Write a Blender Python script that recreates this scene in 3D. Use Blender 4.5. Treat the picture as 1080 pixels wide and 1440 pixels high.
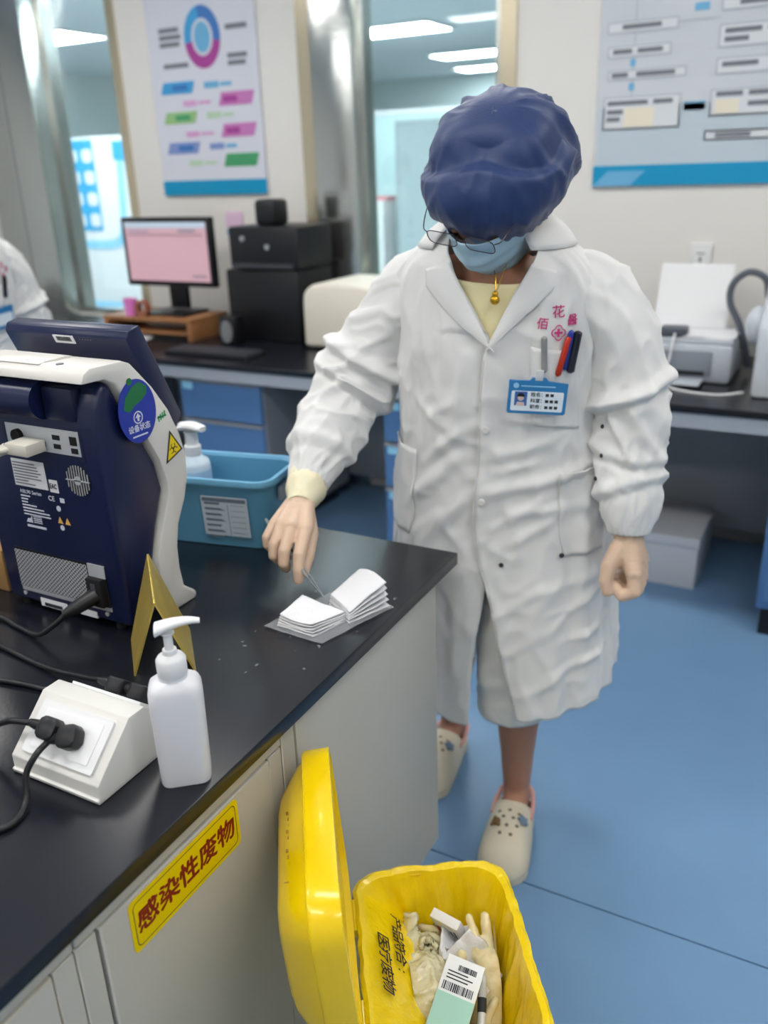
import bpy, bmesh, math, random
from mathutils import Matrix, Vector, noise

for _o in list(bpy.data.objects):
    bpy.data.objects.remove(_o, do_unlink=True)
scene = bpy.context.scene
COL = scene.collection

# ------------------------------------------------------------------ camera
CAM_H = 1.50
yaw, pitch, roll = math.radians(28.627), math.radians(21.717), math.radians(-2.003)
fwd = Vector((-math.sin(yaw)*math.cos(pitch), math.cos(yaw)*math.cos(pitch), -math.sin(pitch)))
right0 = Vector((math.cos(yaw), math.sin(yaw), 0))
up0 = right0.cross(fwd)
right = right0*math.cos(roll) + up0*math.sin(roll)
up = -right0*math.sin(roll) + up0*math.cos(roll)
cam_d = bpy.data.cameras.new('camera')
cam = bpy.data.objects.new('camera', cam_d)
COL.objects.link(cam)
cam.matrix_world = Matrix(((right.x, up.x, -fwd.x, 0), (right.y, up.y, -fwd.y, 0), (right.z, up.z, -fwd.z, CAM_H), (0, 0, 0, 1)))
cam_d.sensor_fit = 'VERTICAL'
cam_d.sensor_height = 36.0
cam_d.sensor_width = 27.0
cam_d.lens = 1218.1/1440*36
cam_d.clip_start = 0.02
cam_d.clip_end = 60
cam_d.dof.use_dof = True
cam_d.dof.focus_distance = 1.27
cam_d.dof.aperture_fstop = 2.8
scene.camera = cam

# ------------------------------------------------------------------ world and exposure
world = bpy.data.worlds.new('room_ambient')
scene.world = world
world.use_nodes = True
world.node_tree.nodes['Background'].inputs[0].default_value = (0.75, 0.85, 1.0, 1)
world.node_tree.nodes['Background'].inputs[1].default_value = 0.25
scene.view_settings.view_transform = 'Standard'
scene.view_settings.look = 'None'
scene.view_settings.gamma = 1.0
scene.view_settings.use_curve_mapping = False
scene.view_settings.exposure = 0.66
LAMP = 11.0          # emission of the ceiling panels in this room
LAMP_FAR = 17.0      # emission of the ceiling panels beyond the glass

# ------------------------------------------------------------------ helpers
def lin(c):
    c = c/255.0
    return c/12.92 if c <= 0.04045 else ((c+0.055)/1.055)**2.4
def rgb(t):
    return (lin(t[0]), lin(t[1]), lin(t[2]), 1.0)
MATS = {}
def mat(name, col, rough=0.5, metal=0.0, spec=0.5, var=None, bump=None, emit=None, trans=0.0, coat=0.0, sss=0.0, alpha=1.0, sheen=0.0, ior=1.45, stretch=None):
    """procedural principled material: var=(scale, amount) mottles the colour, bump=(scale, strength) gives relief"""
    if name in MATS:
        return MATS[name]
    m = bpy.data.materials.new(name)
    m.use_nodes = True
    nt = m.node_tree
    b = nt.nodes['Principled BSDF']
    b.inputs['Base Color'].default_value = rgb(col)
    b.inputs['Roughness'].default_value = rough
    b.inputs['Metallic'].default_value = metal
    b.inputs['Specular IOR Level'].default_value = spec
    b.inputs['IOR'].default_value = ior
    b.inputs['Transmission Weight'].default_value = trans
    b.inputs['Coat Weight'].default_value = coat
    b.inputs['Alpha'].default_value = alpha
    b.inputs['Sheen Weight'].default_value = sheen
    if sss:
        b.inputs['Subsurface Weight'].default_value = sss
        b.inputs['Subsurface Radius'].default_value = (0.012, 0.006, 0.004)
        b.inputs['Subsurface Scale'].default_value = 0.6
    tc = nt.nodes.new('ShaderNodeTexCoord')
    src = tc.outputs['Object']
    if stretch:
        mp = nt.nodes.new('ShaderNodeMapping')
        mp.inputs['Scale'].default_value = stretch
        nt.links.new(src, mp.inputs['Vector'])
        src = mp.outputs['Vector']
    if var:
        n = nt.nodes.new('ShaderNodeTexNoise')
        n.inputs['Scale'].default_value = var[0]
        n.inputs['Detail'].default_value = 5
        nt.links.new(src, n.inputs['Vector'])
        mx = nt.nodes.new('ShaderNodeMix')
        mx.data_type = 'RGBA'
        a = var[1]
        c = rgb(col)
        mx.inputs[6].default_value = (c[0]*(1-a), c[1]*(1-a), c[2]*(1-a), 1)
        mx.inputs[7].default_value = (min(1, c[0]*(1+a)), min(1, c[1]*(1+a)), min(1, c[2]*(1+a)), 1)
        nt.links.new(n.outputs['Fac'], mx.inputs[0])
        nt.links.new(mx.outputs[2], b.inputs['Base Color'])
    if bump:
        n2 = nt.nodes.new('ShaderNodeTexNoise')
        n2.inputs['Scale'].default_value = bump[0]
        n2.inputs['Detail'].default_value = 4
        nt.links.new(src, n2.inputs['Vector'])
        bp = nt.nodes.new('ShaderNodeBump')
        bp.inputs['Strength'].default_value = bump[1]
        bp.inputs['Distance'].default_value = 0.01
        nt.links.new(n2.outputs['Fac'], bp.inputs['Height'])
        nt.links.new(bp.outputs['Normal'], b.inputs['Normal'])
    if emit:
        b.inputs['Emission Color'].default_value = rgb(emit[0])
        b.inputs['Emission Strength'].default_value = emit[1]
    MATS[name] = m
    return m
def glass_pane_mat(name, tint, gloss=0.10):
    """thin pane: mostly transparent with a tint, some mirror reflection"""
    if name in MATS:
        return MATS[name]
    m = bpy.data.materials.new(name)
    m.use_nodes = True
    nt = m.node_tree
    nt.nodes.clear()
    out = nt.nodes.new('ShaderNodeOutputMaterial')
    t = nt.nodes.new('ShaderNodeBsdfTransparent')
    t.inputs[0].default_value = rgb(tint)
    g = nt.nodes.new('ShaderNodeBsdfGlossy')
    g.inputs['Roughness'].default_value = 0.02
    lw = nt.nodes.new('ShaderNodeLayerWeight')
    lw.inputs['Blend'].default_value = 0.5
    pw = nt.nodes.new('ShaderNodeMath')
    pw.operation = 'POWER'
    pw.inputs[1].default_value = 4.0
    nt.links.new(lw.outputs['Facing'], pw.inputs[0])
    mul = nt.nodes.new('ShaderNodeMath')
    mul.operation = 'MULTIPLY_ADD'
    mul.inputs[1].default_value = 0.8
    mul.inputs[2].default_value = gloss
    nt.links.new(pw.outputs[0], mul.inputs[0])
    mix = nt.nodes.new('ShaderNodeMixShader')
    nt.links.new(mul.outputs[0], mix.inputs[0])
    nt.links.new(t.outputs[0], mix.inputs[1])
    nt.links.new(g.outputs[0], mix.inputs[2])
    nt.links.new(mix.outputs[0], out.inputs[0])
    MATS[name] = m
    return m

def frame(o, xd, yd):
    """matrix with origin o, x axis xd, y axis close to yd"""
    x = Vector(xd).normalized()
    z = x.cross(Vector(yd)).normalized()
    y = z.cross(x)
    return Matrix(((x.x, y.x, z.x, o[0]), (x.y, y.y, z.y, o[1]), (x.z, y.z, z.z, o[2]), (0, 0, 0, 1)))
def place(loc, rz=0.0):
    return Matrix.Translation(Vector(loc)) @ Matrix.Rotation(rz, 4, 'Z')
I4 = Matrix.Identity(4)

class MB:
    """collects shapes into one bmesh; X is the current local-to-world matrix"""
    def __init__(self, X=None):
        self.bm = bmesh.new()
        self.X = X or I4
    def _v(self, p):
        return self.bm.verts.new(self.X @ Vector(p))
    def face(self, vs):
        try:
            return self.bm.faces.new(vs)
        except ValueError:
            return None
    def poly(self, pts):
        self.face([self._v(p) for p in pts])
        return self
    def box(self, c, s, bevel=0.0, seg=2, M=None):
        t = bmesh.new()
        bmesh.ops.create_cube(t, size=1.0)
        for v in t.verts:
            v.co = Vector((v.co.x*s[0], v.co.y*s[1], v.co.z*s[2]))
        if bevel > 0:
            bmesh.ops.bevel(t, geom=t.edges[:], offset=bevel, segments=seg, affect='EDGES', profile=0.5)
        T = (M or I4)
        for v in t.verts:
            v.co = self.X @ (T @ (v.co + Vector(c)) if M else v.co + Vector(c))
        self._merge(t)
        return self
    def lohi(self, lo, hi, bevel=0.0, seg=2):
        c = [(a+b)/2 for a, b in zip(lo, hi)]
        s = [abs(b-a) for a, b in zip(lo, hi)]
        return self.box(c, s, bevel, seg)
    def _merge(self, t):
        mp = {}
        for v in t.verts:
            mp[v] = self.bm.verts.new(v.co)
        for f in t.faces:
            self.face([mp[v] for v in f.verts])
        t.free()
    def prism(self, pts, lo, hi, axis='z', bevel=0.0, seg=2):
        """extrude a 2D outline; axis z: pts are (x,y); x: pts are (y,z); y: pts are (x,z)"""
        t = bmesh.new()
        def mk(p, h):
            if axis == 'z': return (p[0], p[1], h)
            if axis == 'x': return (h, p[0], p[1])
            return (p[0], h, p[1])
        a = [t.verts.new(mk(p, lo)) for p in pts]
        b = [t.verts.new(mk(p, hi)) for p in pts]
        n = len(pts)
        t.faces.new(a); t.faces.new(list(reversed(b)))
        for i in range(n):
            t.faces.new((a[i], b[i], b[(i+1) % n], a[(i+1) % n]))
        bmesh.ops.recalc_face_normals(t, faces=t.faces[:])
        if bevel > 0:
            es = [e for e in t.edges if len(e.link_faces) == 2 and e.calc_face_angle(0) > 0.5]
            bmesh.ops.bevel(t, geom=es, offset=bevel, segments=seg, affect='EDGES', profile=0.5)
        for v in t.verts:
            v.co = self.X @ v.co
        self._merge(t)
        return self
    def rings(self, rings, cap0=True, cap1=True, closed=True):
        vr = [[self._v(p) for p in r] for r in rings]
        for a, b in zip(vr, vr[1:]):
            n = len(a)
            for i in range(n if closed else n-1):
                j = (i+1) % n
                self.face((a[i], a[j], b[j], b[i]))
        if cap0: self.face(list(reversed(vr[0])))
        if cap1: self.face(vr[-1])
        return self
    def lathe(self, prof, seg=32, cap=True, c=(0, 0, 0)):
        rs = []
        for r, z in prof:
            rs.append([(c[0]+r*math.cos(2*math.pi*i/seg), c[1]+r*math.sin(2*math.pi*i/seg), c[2]+z) for i in range(seg)])
        return self.rings(rs, cap, cap)
    def cyl(self, a, b, r, r2=None, seg=20, cap=True):
        return self.tube([a, b], [r, r if r2 is None else r2], seg, cap)
    def tube(self, pts, rad, seg=10, cap=True):
        pts = [Vector(p) for p in pts]
        n = len(pts)
        if not isinstance(rad, (list, tuple)):
            rad = [rad]*n
        rs = []
        nrm = None
        for i in range(n):
            d = (pts[min(i+1, n-1)] - pts[max(i-1, 0)]).normalized()
            if nrm is None:
                h = Vector((0, 0, 1)) if abs(d.z) < 0.9 else Vector((1, 0, 0))
                nrm = d.cross(h).normalized()
            else:
                nrm = (nrm - d*nrm.dot(d)).normalized()
            bn = d.cross(nrm)
            rs.append([pts[i] + (nrm*math.cos(2*math.pi*k/seg) + bn*math.sin(2*math.pi*k/seg))*rad[i] for k in range(seg)])
        return self.rings(rs, cap, cap)
    def sphere(self, c, r, sx=1, sy=1, sz=1, u=20, v=12):
        t = bmesh.new()
        bmesh.ops.create_uvsphere(t, u_segments=u, v_segments=v, radius=r)
        for q in t.verts:
            q.co = self.X @ (Vector((q.co.x*sx, q.co.y*sy, q.co.z*sz)) + Vector(c))
        self._merge(t)
        return self
    def grid(self, fn, nu, nv, closeu=False):
        vs = [[self._v(fn(i/(nu if closeu else nu-1), j/(nv-1))) for i in range(nu)] for j in range(nv)]
        for j in range(nv-1):
            for i in range(nu if closeu else nu-1):
                k = (i+1) % nu
                self.face((vs[j][i], vs[j][k], vs[j+1][k], vs[j+1][i]))
        return self
    def plate(self, pts, t, M):
        """flat outline of thickness t standing on the local xy plane of M"""
        old = self.X
        self.X = old @ M
        self.prism(pts, 0.0, t)
        self.X = old
        return self
    def build(self, name, m, parent=None, smooth=True, ang=40, solid=0.0, subd=0, recalc=True):
        if recalc:
            bmesh.ops.recalc_face_normals(self.bm, faces=self.bm.faces[:])
        me = bpy.data.meshes.new(name)
        self.bm.to_mesh(me)
        self.bm.free()
        return link_mesh(name, me, m, parent, smooth, ang, solid, subd)
def link_mesh(name, me, m, parent=None, smooth=True, ang=40, solid=0.0, subd=0):
    me.materials.append(m)
    if smooth:
        me.polygons.foreach_set('use_smooth', [True]*len(me.polygons))
        try:
            me.set_sharp_from_angle(angle=math.radians(ang))
        except Exception:
            pass
    o = bpy.data.objects.new(name, me)
    COL.objects.link(o)
    if solid:
        md = o.modifiers.new('thickness', 'SOLIDIFY')
        md.thickness = solid
        md.offset = 0
    if subd:
        md = o.modifiers.new('smooth', 'SUBSURF')
        md.levels = subd
        md.render_levels = subd
    if parent is not None:
        attach(o, parent)
    return o
def attach(o, parent):
    o.parent = parent
    if parent.parent is None:
        o.matrix_parent_inverse = parent.matrix_basis.inverted()
def thing(name, label, cat, loc=(0, 0, 0), group=None):
    o = bpy.data.objects.new(name, None)
    o.empty_display_size = 0.05
    COL.objects.link(o)
    o.location = loc
    o.matrix_basis = Matrix.Translation(Vector(loc))
    o['label'] = label
    o['category'] = cat
    if group: o['group'] = group
    return o
def tag(o, label, cat, group=None):
    o['label'] = label
    o['category'] = cat
    if group: o['group'] = group
    return o
def struct(o, label=None):
    o['kind'] = 'structure'
    if label: o['label'] = label
    return o
def rrect(w, h, r, n=5, cx=0.0, cy=0.0):
    """rounded rectangle outline"""
    out = []
    for sx, sy, a0 in ((1, 1, 0), (-1, 1, 90), (-1, -1, 180), (1, -1, 270)):
        for k in range(n+1):
            a = math.radians(a0 + 90*k/n)
            out.append((cx + sx*(w/2-r) + r*math.cos(a), cy + sy*(h/2-r) + r*math.sin(a)))
    return out
def disc(r, n=28, cx=0.0, cy=0.0):
    return [(cx+r*math.cos(2*math.pi*i/n), cy+r*math.sin(2*math.pi*i/n)) for i in range(n)]
def text_into(mb, s, size, M, bold=0.0, align='CENTER', squash=1.0):
    """flat lettering laid on the local xy plane of M (font outlines turned into faces)"""
    cu = bpy.data.curves.new('lettering', 'FONT')
    cu.body = s
    cu.size = size
    cu.align_x = align
    cu.align_y = 'CENTER'
    cu.resolution_u = 2
    cu.fill_mode = 'FRONT'
    o = bpy.data.objects.new('lettering', cu)
    COL.objects.link(o)
    dg = bpy.context.evaluated_depsgraph_get()
    me = bpy.data.meshes.new_from_object(o.evaluated_get(dg))
    shifts = [(0, 0)] if not bold else [(0, 0), (bold, 0), (-bold, 0), (0, bold), (0, -bold)]
    for k, (dx, dy) in enumerate(shifts):
        vs = [mb.bm.verts.new(mb.X @ (M @ Vector((v.co.x*squash+dx, v.co.y+dy, 0.00004*k)))) for v in me.vertices]
        for p in me.polygons:
            mb.face([vs[i] for i in p.vertices])
    bpy.data.objects.remove(o)
    bpy.data.curves.remove(cu)
    bpy.data.meshes.remove(me)
    return mb
def smoothpath(pts, n=8):
    """Catmull-Rom through the points"""
    P = [Vector(p) for p in pts]
    P = [P[0]*2-P[1]] + P + [P[-1]*2-P[-2]]
    out = []
    for i in range(1, len(P)-2):
        a, b, c, d = P[i-1], P[i], P[i+1], P[i+2]
        for k in range(n):
            t = k/n
            out.append(0.5*((2*b) + (c-a)*t + (2*a-5*b+4*c-d)*t*t + (3*b-a-3*c+d)*t**3))
    out.append(P[-2])
    return out
def blob(name, m, balls, voxel, parent=None, smooth_it=6, subd=0, X=None):
    """organic shape: union of tapered capsules (a, b, ra, rb) fused into one continuous skin"""
    X = X or I4
    bm = bmesh.new()
    for a, b, ra, rb in balls:
        a, b = Vector(a), Vector(b)
        L = (b-a).length
        n = max(1, int(L/(0.45*max(min(ra, rb), voxel*2))))
        # sphere chain with a cone between the ends
        for k in range(n+1):
            t = k/n
            c = a.lerp(b, t)
            r = ra + (rb-ra)*t
            bmesh.ops.create_icosphere(bm, subdivisions=2, radius=r, matrix=Matrix.Translation(X @ c))
    me = bpy.data.meshes.new(name)
    bm.to_mesh(me)
    bm.free()
    o = bpy.data.objects.new(name, me)
    COL.objects.link(o)
    r = o.modifiers.new('fuse', 'REMESH')
    r.mode = 'VOXEL'
    r.voxel_size = voxel
    s = o.modifiers.new('smooth', 'SMOOTH')
    s.factor = 0.5
    s.iterations = smooth_it
    dg = bpy.context.evaluated_depsgraph_get()
    me2 = bpy.data.meshes.new_from_object(o.evaluated_get(dg))
    bpy.data.objects.remove(o)
    bpy.data.meshes.remove(me)
    me2.name = name
    me2.materials.clear()
    return link_mesh(name, me2, m, parent, True, 80, 0, subd)

# ------------------------------------------------------------------ materials of the setting
m_wall = mat('wall_paint', (226, 224, 219), 0.75, var=(2.0, 0.02), bump=(60, 0.04))
m_ceil = mat('ceiling_tile', (225, 228, 230), 0.85, bump=(120, 0.1))
m_ceil_far = mat('ceiling_tile_far', (214, 222, 230), 0.8)
m_floor = mat('blue_vinyl', (112, 148, 184), 0.36, spec=0.4, var=(5.0, 0.06), bump=(90, 0.03))
m_seam = mat('floor_seam', (70, 105, 160), 0.6)
m_steel = mat('brushed_steel', (196, 200, 196), 0.18, 0.95, bump=(8, 0.05), stretch=(1, 1, 14))
m_brass = mat('champagne_steel', (214, 203, 176), 0.25, 0.8)
m_pane = glass_pane_mat('window_glass', (240, 247, 248), 0.06)
m_white = mat('white_plastic', (224, 225, 226), 0.4)
m_lamp = mat('lamp_diffuser', (255, 255, 255), 0.6, emit=((255, 251, 246), LAMP))
m_lamp_far = mat('lamp_diffuser_far', (255, 255, 255), 0.6, emit=((245, 252, 255), LAMP_FAR))
m_black_top = mat('black_resin', (22, 25, 33), 0.27, spec=0.5, var=(14, 0.15), bump=(160, 0.02))
m_cab = mat('cabinet_laminate', (192, 190, 180), 0.45, var=(3, 0.02))
m_cab_edge = mat('cabinet_edge', (188, 189, 185), 0.5)
m_kick = mat('toe_kick', (150, 152, 152), 0.6)
m_blue_door = mat('blue_laminate', (82, 122, 170), 0.4)
m_grey_panel = mat('grey_laminate', (150, 154, 160), 0.5)
m_black = mat('black_plastic', (20, 21, 25), 0.4, bump=(200, 0.05))
m_paper = mat('paper', (226, 227, 228), 0.8)
m_ink = mat('dark_ink', (45, 48, 55), 0.7)
m_greyink = mat('grey_ink', (120, 124, 132), 0.7)

RX0, RX1, RY0, RY1, RZ = -5.2, 2.6, -2.6, 3.62, 2.80
# floor: vinyl sheets with welded seams
fl = struct(MB().lohi((-9.5, RY0-0.1, -0.06), (3.2, 13.6, -0.006)).build('floor', m_seam), 'blue vinyl floor with welded seams')
xs = [RX0, -2.95, -0.95, 1.05, RX1]
ys = [-2.6, -0.53, 1.447, 3.62]
for i in range(len(xs)-1):
    for j in range(len(ys)-1):
        MB().lohi((xs[i]+0.0015, ys[j]+0.002, -0.006), (xs[i+1]-0.0015, ys[j+1]-0.002, 0.0)).build('floor_sheet', m_floor, fl, smooth=False)
MB().lohi((-9.4, 3.75, -0.006), (3.0, 13.5, 0.0)).build('floor_sheet', mat('pale_floor', (205, 208, 206), 0.5), fl, smooth=False)  # unseen floor beyond the glass, made pale to bounce neutral light upwards

# back wall: solid piers with glazed openings between them
def wall_piece(name, lo, hi, m=m_wall, label=None):
    return struct(MB().lohi(lo, hi).build(name, m, smooth=False), label)
W0, W1 = 3.62, 3.74
wb = wall_piece('wall_back', (-1.311, W0, 0), (RX1, W1, RZ), label='off-white wall behind the rear counter')
wc = wall_piece('wall_back_column', (-3.363, W0, 0), (-2.325, W1, RZ), label='off-white wall pier carrying the process poster')
wl = wall_piece('wall_back_left', (RX0, W0, 0), (-4.32, W1, RZ))
wall_piece('wall_sill', (-3.91, W0, 0), (-3.363, W1, 0.78))
wall_piece('wall_sill', (-2.325, W0, 0), (-1.311, W1, 0.78))
wall_piece('wall_left', (RX0-0.1, RY0, 0), (RX0, RY1, RZ))
wall_piece('wall_right', (RX1, RY0, 0), (RX1+0.1, 13.6, RZ))
wall_piece('wall_front', (RX0, RY0-0.1, 0), (RX1, RY0, RZ))
wall_piece('ceiling', (RX0-0.1, RY0-0.1, RZ), (RX1+0.1, W1, RZ+0.05), m_ceil)
# steel cladding and glazing
def window(n, x0, x1, label):
    w = thing('window_%d' % n, label, 'window', (x0, W0, 0.78))
    w['kind'] = 'structure'
    del w['category']
    f = 0.03
    MB().lohi((x0, W0+0.02, 0.78), (x0+f, W1-0.02, RZ)).build('window_frame', m_steel, w, smooth=False)
    MB().lohi((x1-f, W0+0.02, 0.78), (x1, W1-0.02, RZ)).build('window_frame', m_steel, w, smooth=False)
    MB().lohi((x0+f, W0+0.02, 0.78), (x1-f, W1-0.02, 0.78+f)).build('window_frame', m_steel, w, smooth=False)
    MB().lohi((x0+f, W0+0.055, 0.78+f), (x1-f, W0+0.063, RZ)).build('window_pane', m_pane, w, smooth=False)
window(1, -3.91, -3.412, 'glass partition between steel pillar and poster pier')
window(2, -2.04, -1.378, 'glass partition behind the person in the blue cap')
pl = struct(MB().lohi((-4.32, W0-0.10, 0), (-3.91, W1, RZ), 0.004).build('trim_1', m_steel), 'steel-clad pillar at the left')
struct(MB().lohi((-4.12, W0-0.104, 0), (-4.108, W0-0.098, RZ)).build('trim_2', m_kick))
struct(MB().lohi((-3.412, W0-0.012, 0), (-3.363, W1, RZ)).build('trim_3', m_brass))
struct(MB().lohi((-2.325, W0-0.012, 0.78), (-2.25, W1, RZ)).build('trim_4', m_brass))
struct(MB().lohi((-2.25, W0-0.03, 0), (-2.04, W1, RZ), 0.004).build('trim_5', m_steel), 'steel-clad mullion beside the poster pier')
struct(MB().lohi((-1.378, W0-0.012, 0.78), (-1.311, W1, RZ)).build('trim_6', m_brass))
struct(MB().lohi((-1.3, W0-0.012, 0), (RX1, W0, 0.09)).build('baseboard_back', m_kick))

# ceiling lamps (this room, then the room beyond the glass)
def ceiling_lamp(x, y, z, w, d, m, label, group):
    t = thing('ceiling_light', label, 'ceiling light', (x, y, z), group)
    MB().lohi((x-w/2, y-d/2, z-0.02), (x+w/2, y+d/2, z-0.012)).build('diffuser', m, t, smooth=False)
    fr = MB()
    fr.lohi((x-w/2-0.02, y-d/2-0.02, z-0.025), (x+w/2+0.02, y-d/2, z))
    fr.lohi((x-w/2-0.02, y+d/2, z-0.025), (x+w/2+0.02, y+d/2+0.02, z))
    fr.lohi((x-w/2-0.02, y-d/2, z-0.025), (x-w/2, y+d/2, z))
    fr.lohi((x+w/2, y-d/2, z-0.025), (x+w/2+0.02, y+d/2, z))
    fr.build('frame', m_white, t, smooth=False)
for x, side in ((-3.2, 'the left aisle'), (-1.2, 'the near bench'), (0.8, 'the open floor on the right')):
    for y, part in ((-1.3, 'behind the photographer'), (0.5, 'in the middle of the room'), (2.3, 'in front of the rear counter')):
        ceiling_lamp(x, y, RZ, 1.2, 0.3, m_lamp, 'ceiling panel light above %s, %s' % (side, part), 'ceiling panels over the laboratory')
FZ = 2.75
struct(MB().lohi((-9.5, W1, FZ), (RX1, 13.6, FZ+0.05)).build('ceiling_beyond', m_ceil_far), 'bluish ceiling of the room beyond the glass')
for k, (x, y, w, d) in enumerate(((-4.45, 8.55, 1.15, 0.6), (-4.5, 10.95, 1.0, 0.5), (-4.9, 12.6, 1.0, 0.5), (-7.05, 6.75, 0.75, 0.6), (-1.6, 6.6, 1.2, 0.6), (-4.4, 4.9, 1.2, 0.6), (-6.3, 4.5, 1.2, 0.6), (-2.2, 4.6, 1.2, 0.6))):  # the last two lamps are added to brighten the room beyond
    lab = ['long bright panel seen through the glass left of the blue cap', 'short panel below the long one behind the glass', 'farthest panel behind the glass, lowest in the picture',
           'bright panel behind the glass beside the steel pillar', 'panel beyond the glass hidden behind the wall', 'panel beyond the glass close to the partition', 'added panel brightening the room beyond the glass, above the blue grid board', 'added panel brightening the room beyond the glass, above the steel mullion'][k]
    ceiling_lamp(x, y, FZ, w, d, m_lamp_far, lab, 'ceiling panels beyond the glass')
m_teal = mat('teal_wall', (214, 226, 226), 0.6)
wall_piece('wall_beyond', (-9.5, 13.4, 0), (RX1, 13.5, FZ), m_teal)
wall_piece('wall_beyond_left', (-9.6, W1, 0), (-9.5, 13.5, FZ), m_teal)

# what stands in the room beyond
m_cyan = mat('cyan_print', (52, 165, 214), 0.4)
m_lcyan = mat('light_cyan_print', (150, 210, 238), 0.4)
bd = thing('partition_board', 'white partition board with blue grid print beyond the left glass', 'partition', (-5.9, 5.6, 0))
MB().lohi((-7.4, 5.6, 0.0), (-5.15, 5.66, 1.80), 0.005).build('board', m_white, bd)
Xb = frame((0, 5.598, 0), (1, 0, 0), (0, 0, 1))
MB().plate([(-6.12, 1.08), (-5.62, 1.08), (-5.62, 1.78), (-6.12, 1.78)], 0.003, Xb).build('grid_print', m_cyan, bd, smooth=False)
for r in range(4):
    for c in range(3):
        MB().plate(rrect(0.11, 0.10, 0.03, 4, -6.12+0.10+c*0.165, 1.165+r*0.165), 0.005, Xb).build('print_cell', m_paper, bd, smooth=False)
rb = MB()
pts = smoothpath([(-6.3, 0.97), (-5.8, 0.97), (-5.5, 0.98), (-5.40, 1.08), (-5.36, 1.4), (-5.33, 1.74)], 6)
L = [(p.x, p.y+0.035) if i < 12 else (p.x-0.035, p.y) for i, p in enumerate([Vector((a[0], a[1], 0)) for a in pts])]
for i in range(len(pts)-1):
    a, b = pts[i], pts[i+1]
    n = Vector((-(b-a).y, (b-a).x)).normalized()*0.035
    rb.plate([(a.x-n.x, a.y-n.y), (b.x-n.x, b.y-n.y), (b.x+n.x, b.y+n.y), (a.x+n.x, a.y+n.y)], 0.003, Xb)
rb.build('ribbon_print', m_lcyan, bd, smooth=False)
MB().lohi((-5.40, 5.59, 1.62), (-5.24, 5.60, 1.76)).build('badge_print', m_cyan, bd, smooth=False)
MB().lohi((-7.4, 5.592, 0.44), (-5.15, 5.60, 0.50)).build('stripe_print', m_lcyan, bd, smooth=False)

fr = thing('lab_fridge', 'pale green glass-front cabinet with notice, beyond the middle glass', 'cabinet', (-3.65, 6.5, 0))
m_palegreen = mat('pale_green', (205, 232, 226), 0.45)
MB().lohi((-3.86, 6.5, 0), (-3.46, 6.95, 1.25), 0.01).build('body', m_white, fr)
MB().lohi((-3.85, 6.488, 0.62), (-3.50, 6.50, 1.22)).build('door', m_palegreen, fr)
MB().lohi((-3.75, 6.482, 0.98), (-3.60, 6.488, 1.15)).build('notice', m_greyink, fr, smooth=False)
MB().lohi((-3.75, 6.482, 0.70), (-3.60, 6.488, 0.93)).build('window_panel', m_lcyan, fr, smooth=False)
tag(MB().lohi((-3.80, 6.55, 1.2502), (-3.45, 6.75, 1.275)).build('folder', mat('red_print', (216, 120, 130), 0.6)), 'flat red folder lying on the pale green cabinet', 'folder')
tag(MB().lohi((-3.78, 6.57, 1.2752), (-3.62, 6.7, 1.40), 0.01).build('storage_box', mat('soft_yellow', (232, 214, 150), 0.6)), 'small pale yellow box on the red folder', 'box')
lk = thing('steel_locker', 'tall grey metal locker beyond the glass, left of the blue cap', 'locker', (-3.1, 6.5, 0))
MB().lohi((-3.34, 6.5, 0), (-2.55, 6.95, 1.83), 0.006).build('body', mat('locker_grey', (150, 166, 170), 0.4), lk)
MB().lohi((-3.30, 6.49, 0.1), (-2.96, 6.5, 1.79)).build('door', mat('locker_door', (163, 178, 182), 0.35), lk)
MB().lohi((-2.94, 6.49, 0.1), (-2.59, 6.5, 1.79)).build('door', MATS['locker_door'], lk)
pt = thing('teal_screen', 'pale teal frosted partition standing far beyond the glass', 'partition', (-4.3, 9.6, 0))
MB().lohi((-8.9, 9.6, 0), (-1.0, 9.65, 2.05)).build('panel', mat('frosted_teal', (186, 210, 210), 0.4), pt, smooth=False)
MB().lohi((-8.9, 9.58, 2.05), (-1.0, 9.67, 2.09)).build('rail', m_white, pt, smooth=False)

# ------------------------------------------------------------------ posters on the back wall
def px_poster(x0, x1, z0, z1, name, label, m):
    t = thing(name, label, 'poster', (x0, W0, z0))
    MB().lohi((x0, W0-0.014, z0), (x1, W0-0.001, z1), 0.002, 1).build('board', m, t)
    return t
m_poster = mat('poster_film', (214, 217, 228), 0.22, coat=0.3)
m_poster2 = mat('poster_film_grey', (205, 210, 216), 0.12, coat=0.5)
YP = W0-0.0155
def bar(t, name, x0, x1, z0, z1, m, slant=0.0, y=None):
    yy = YP if y is None else y
    Xp = frame((0, yy+0.001, 0), (1, 0, 0), (0, 0, 1))
    return MB().plate([(x0, z0), (x1-slant, z0), (x1, z1), (x0+slant, z1)], 0.0012, Xp).build(name, m, t, smooth=False)
po = px_poster(-3.165, -2.535, 1.40, 2.42, 'process_poster', 'poster with a blue and purple ring, coloured bars and cyan footer', m_poster)
c_blue = mat('p_blue', (66, 160, 215), 0.4); c_dblue = mat('p_dblue', (62, 120, 190), 0.4); c_pur = mat('p_purple', (168, 68, 150), 0.4)
c_pink = mat('p_pink', (196, 124, 184), 0.4); c_lpink = mat('p_lightpink', (212, 160, 205), 0.4); c_gr = mat('p_green', (148, 190, 130), 0.4)
c_lgr = mat('p_lightgreen', (180, 208, 180), 0.4); c_vi = mat('p_violet', (128, 148, 202), 0.4); c_gr2 = mat('p_deepgreen', (72, 158, 108), 0.4)
c_lblue = mat('p_lightblue', (108, 176, 216), 0.4)
bar(po, 'footer_band', -3.165, -2.535, 1.40, 1.468, mat('p_cyan', (0, 148, 196), 0.35))
bar(po, 'header_band', -3.05, -2.90, 2.26, 2.30, c_dblue)
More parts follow.
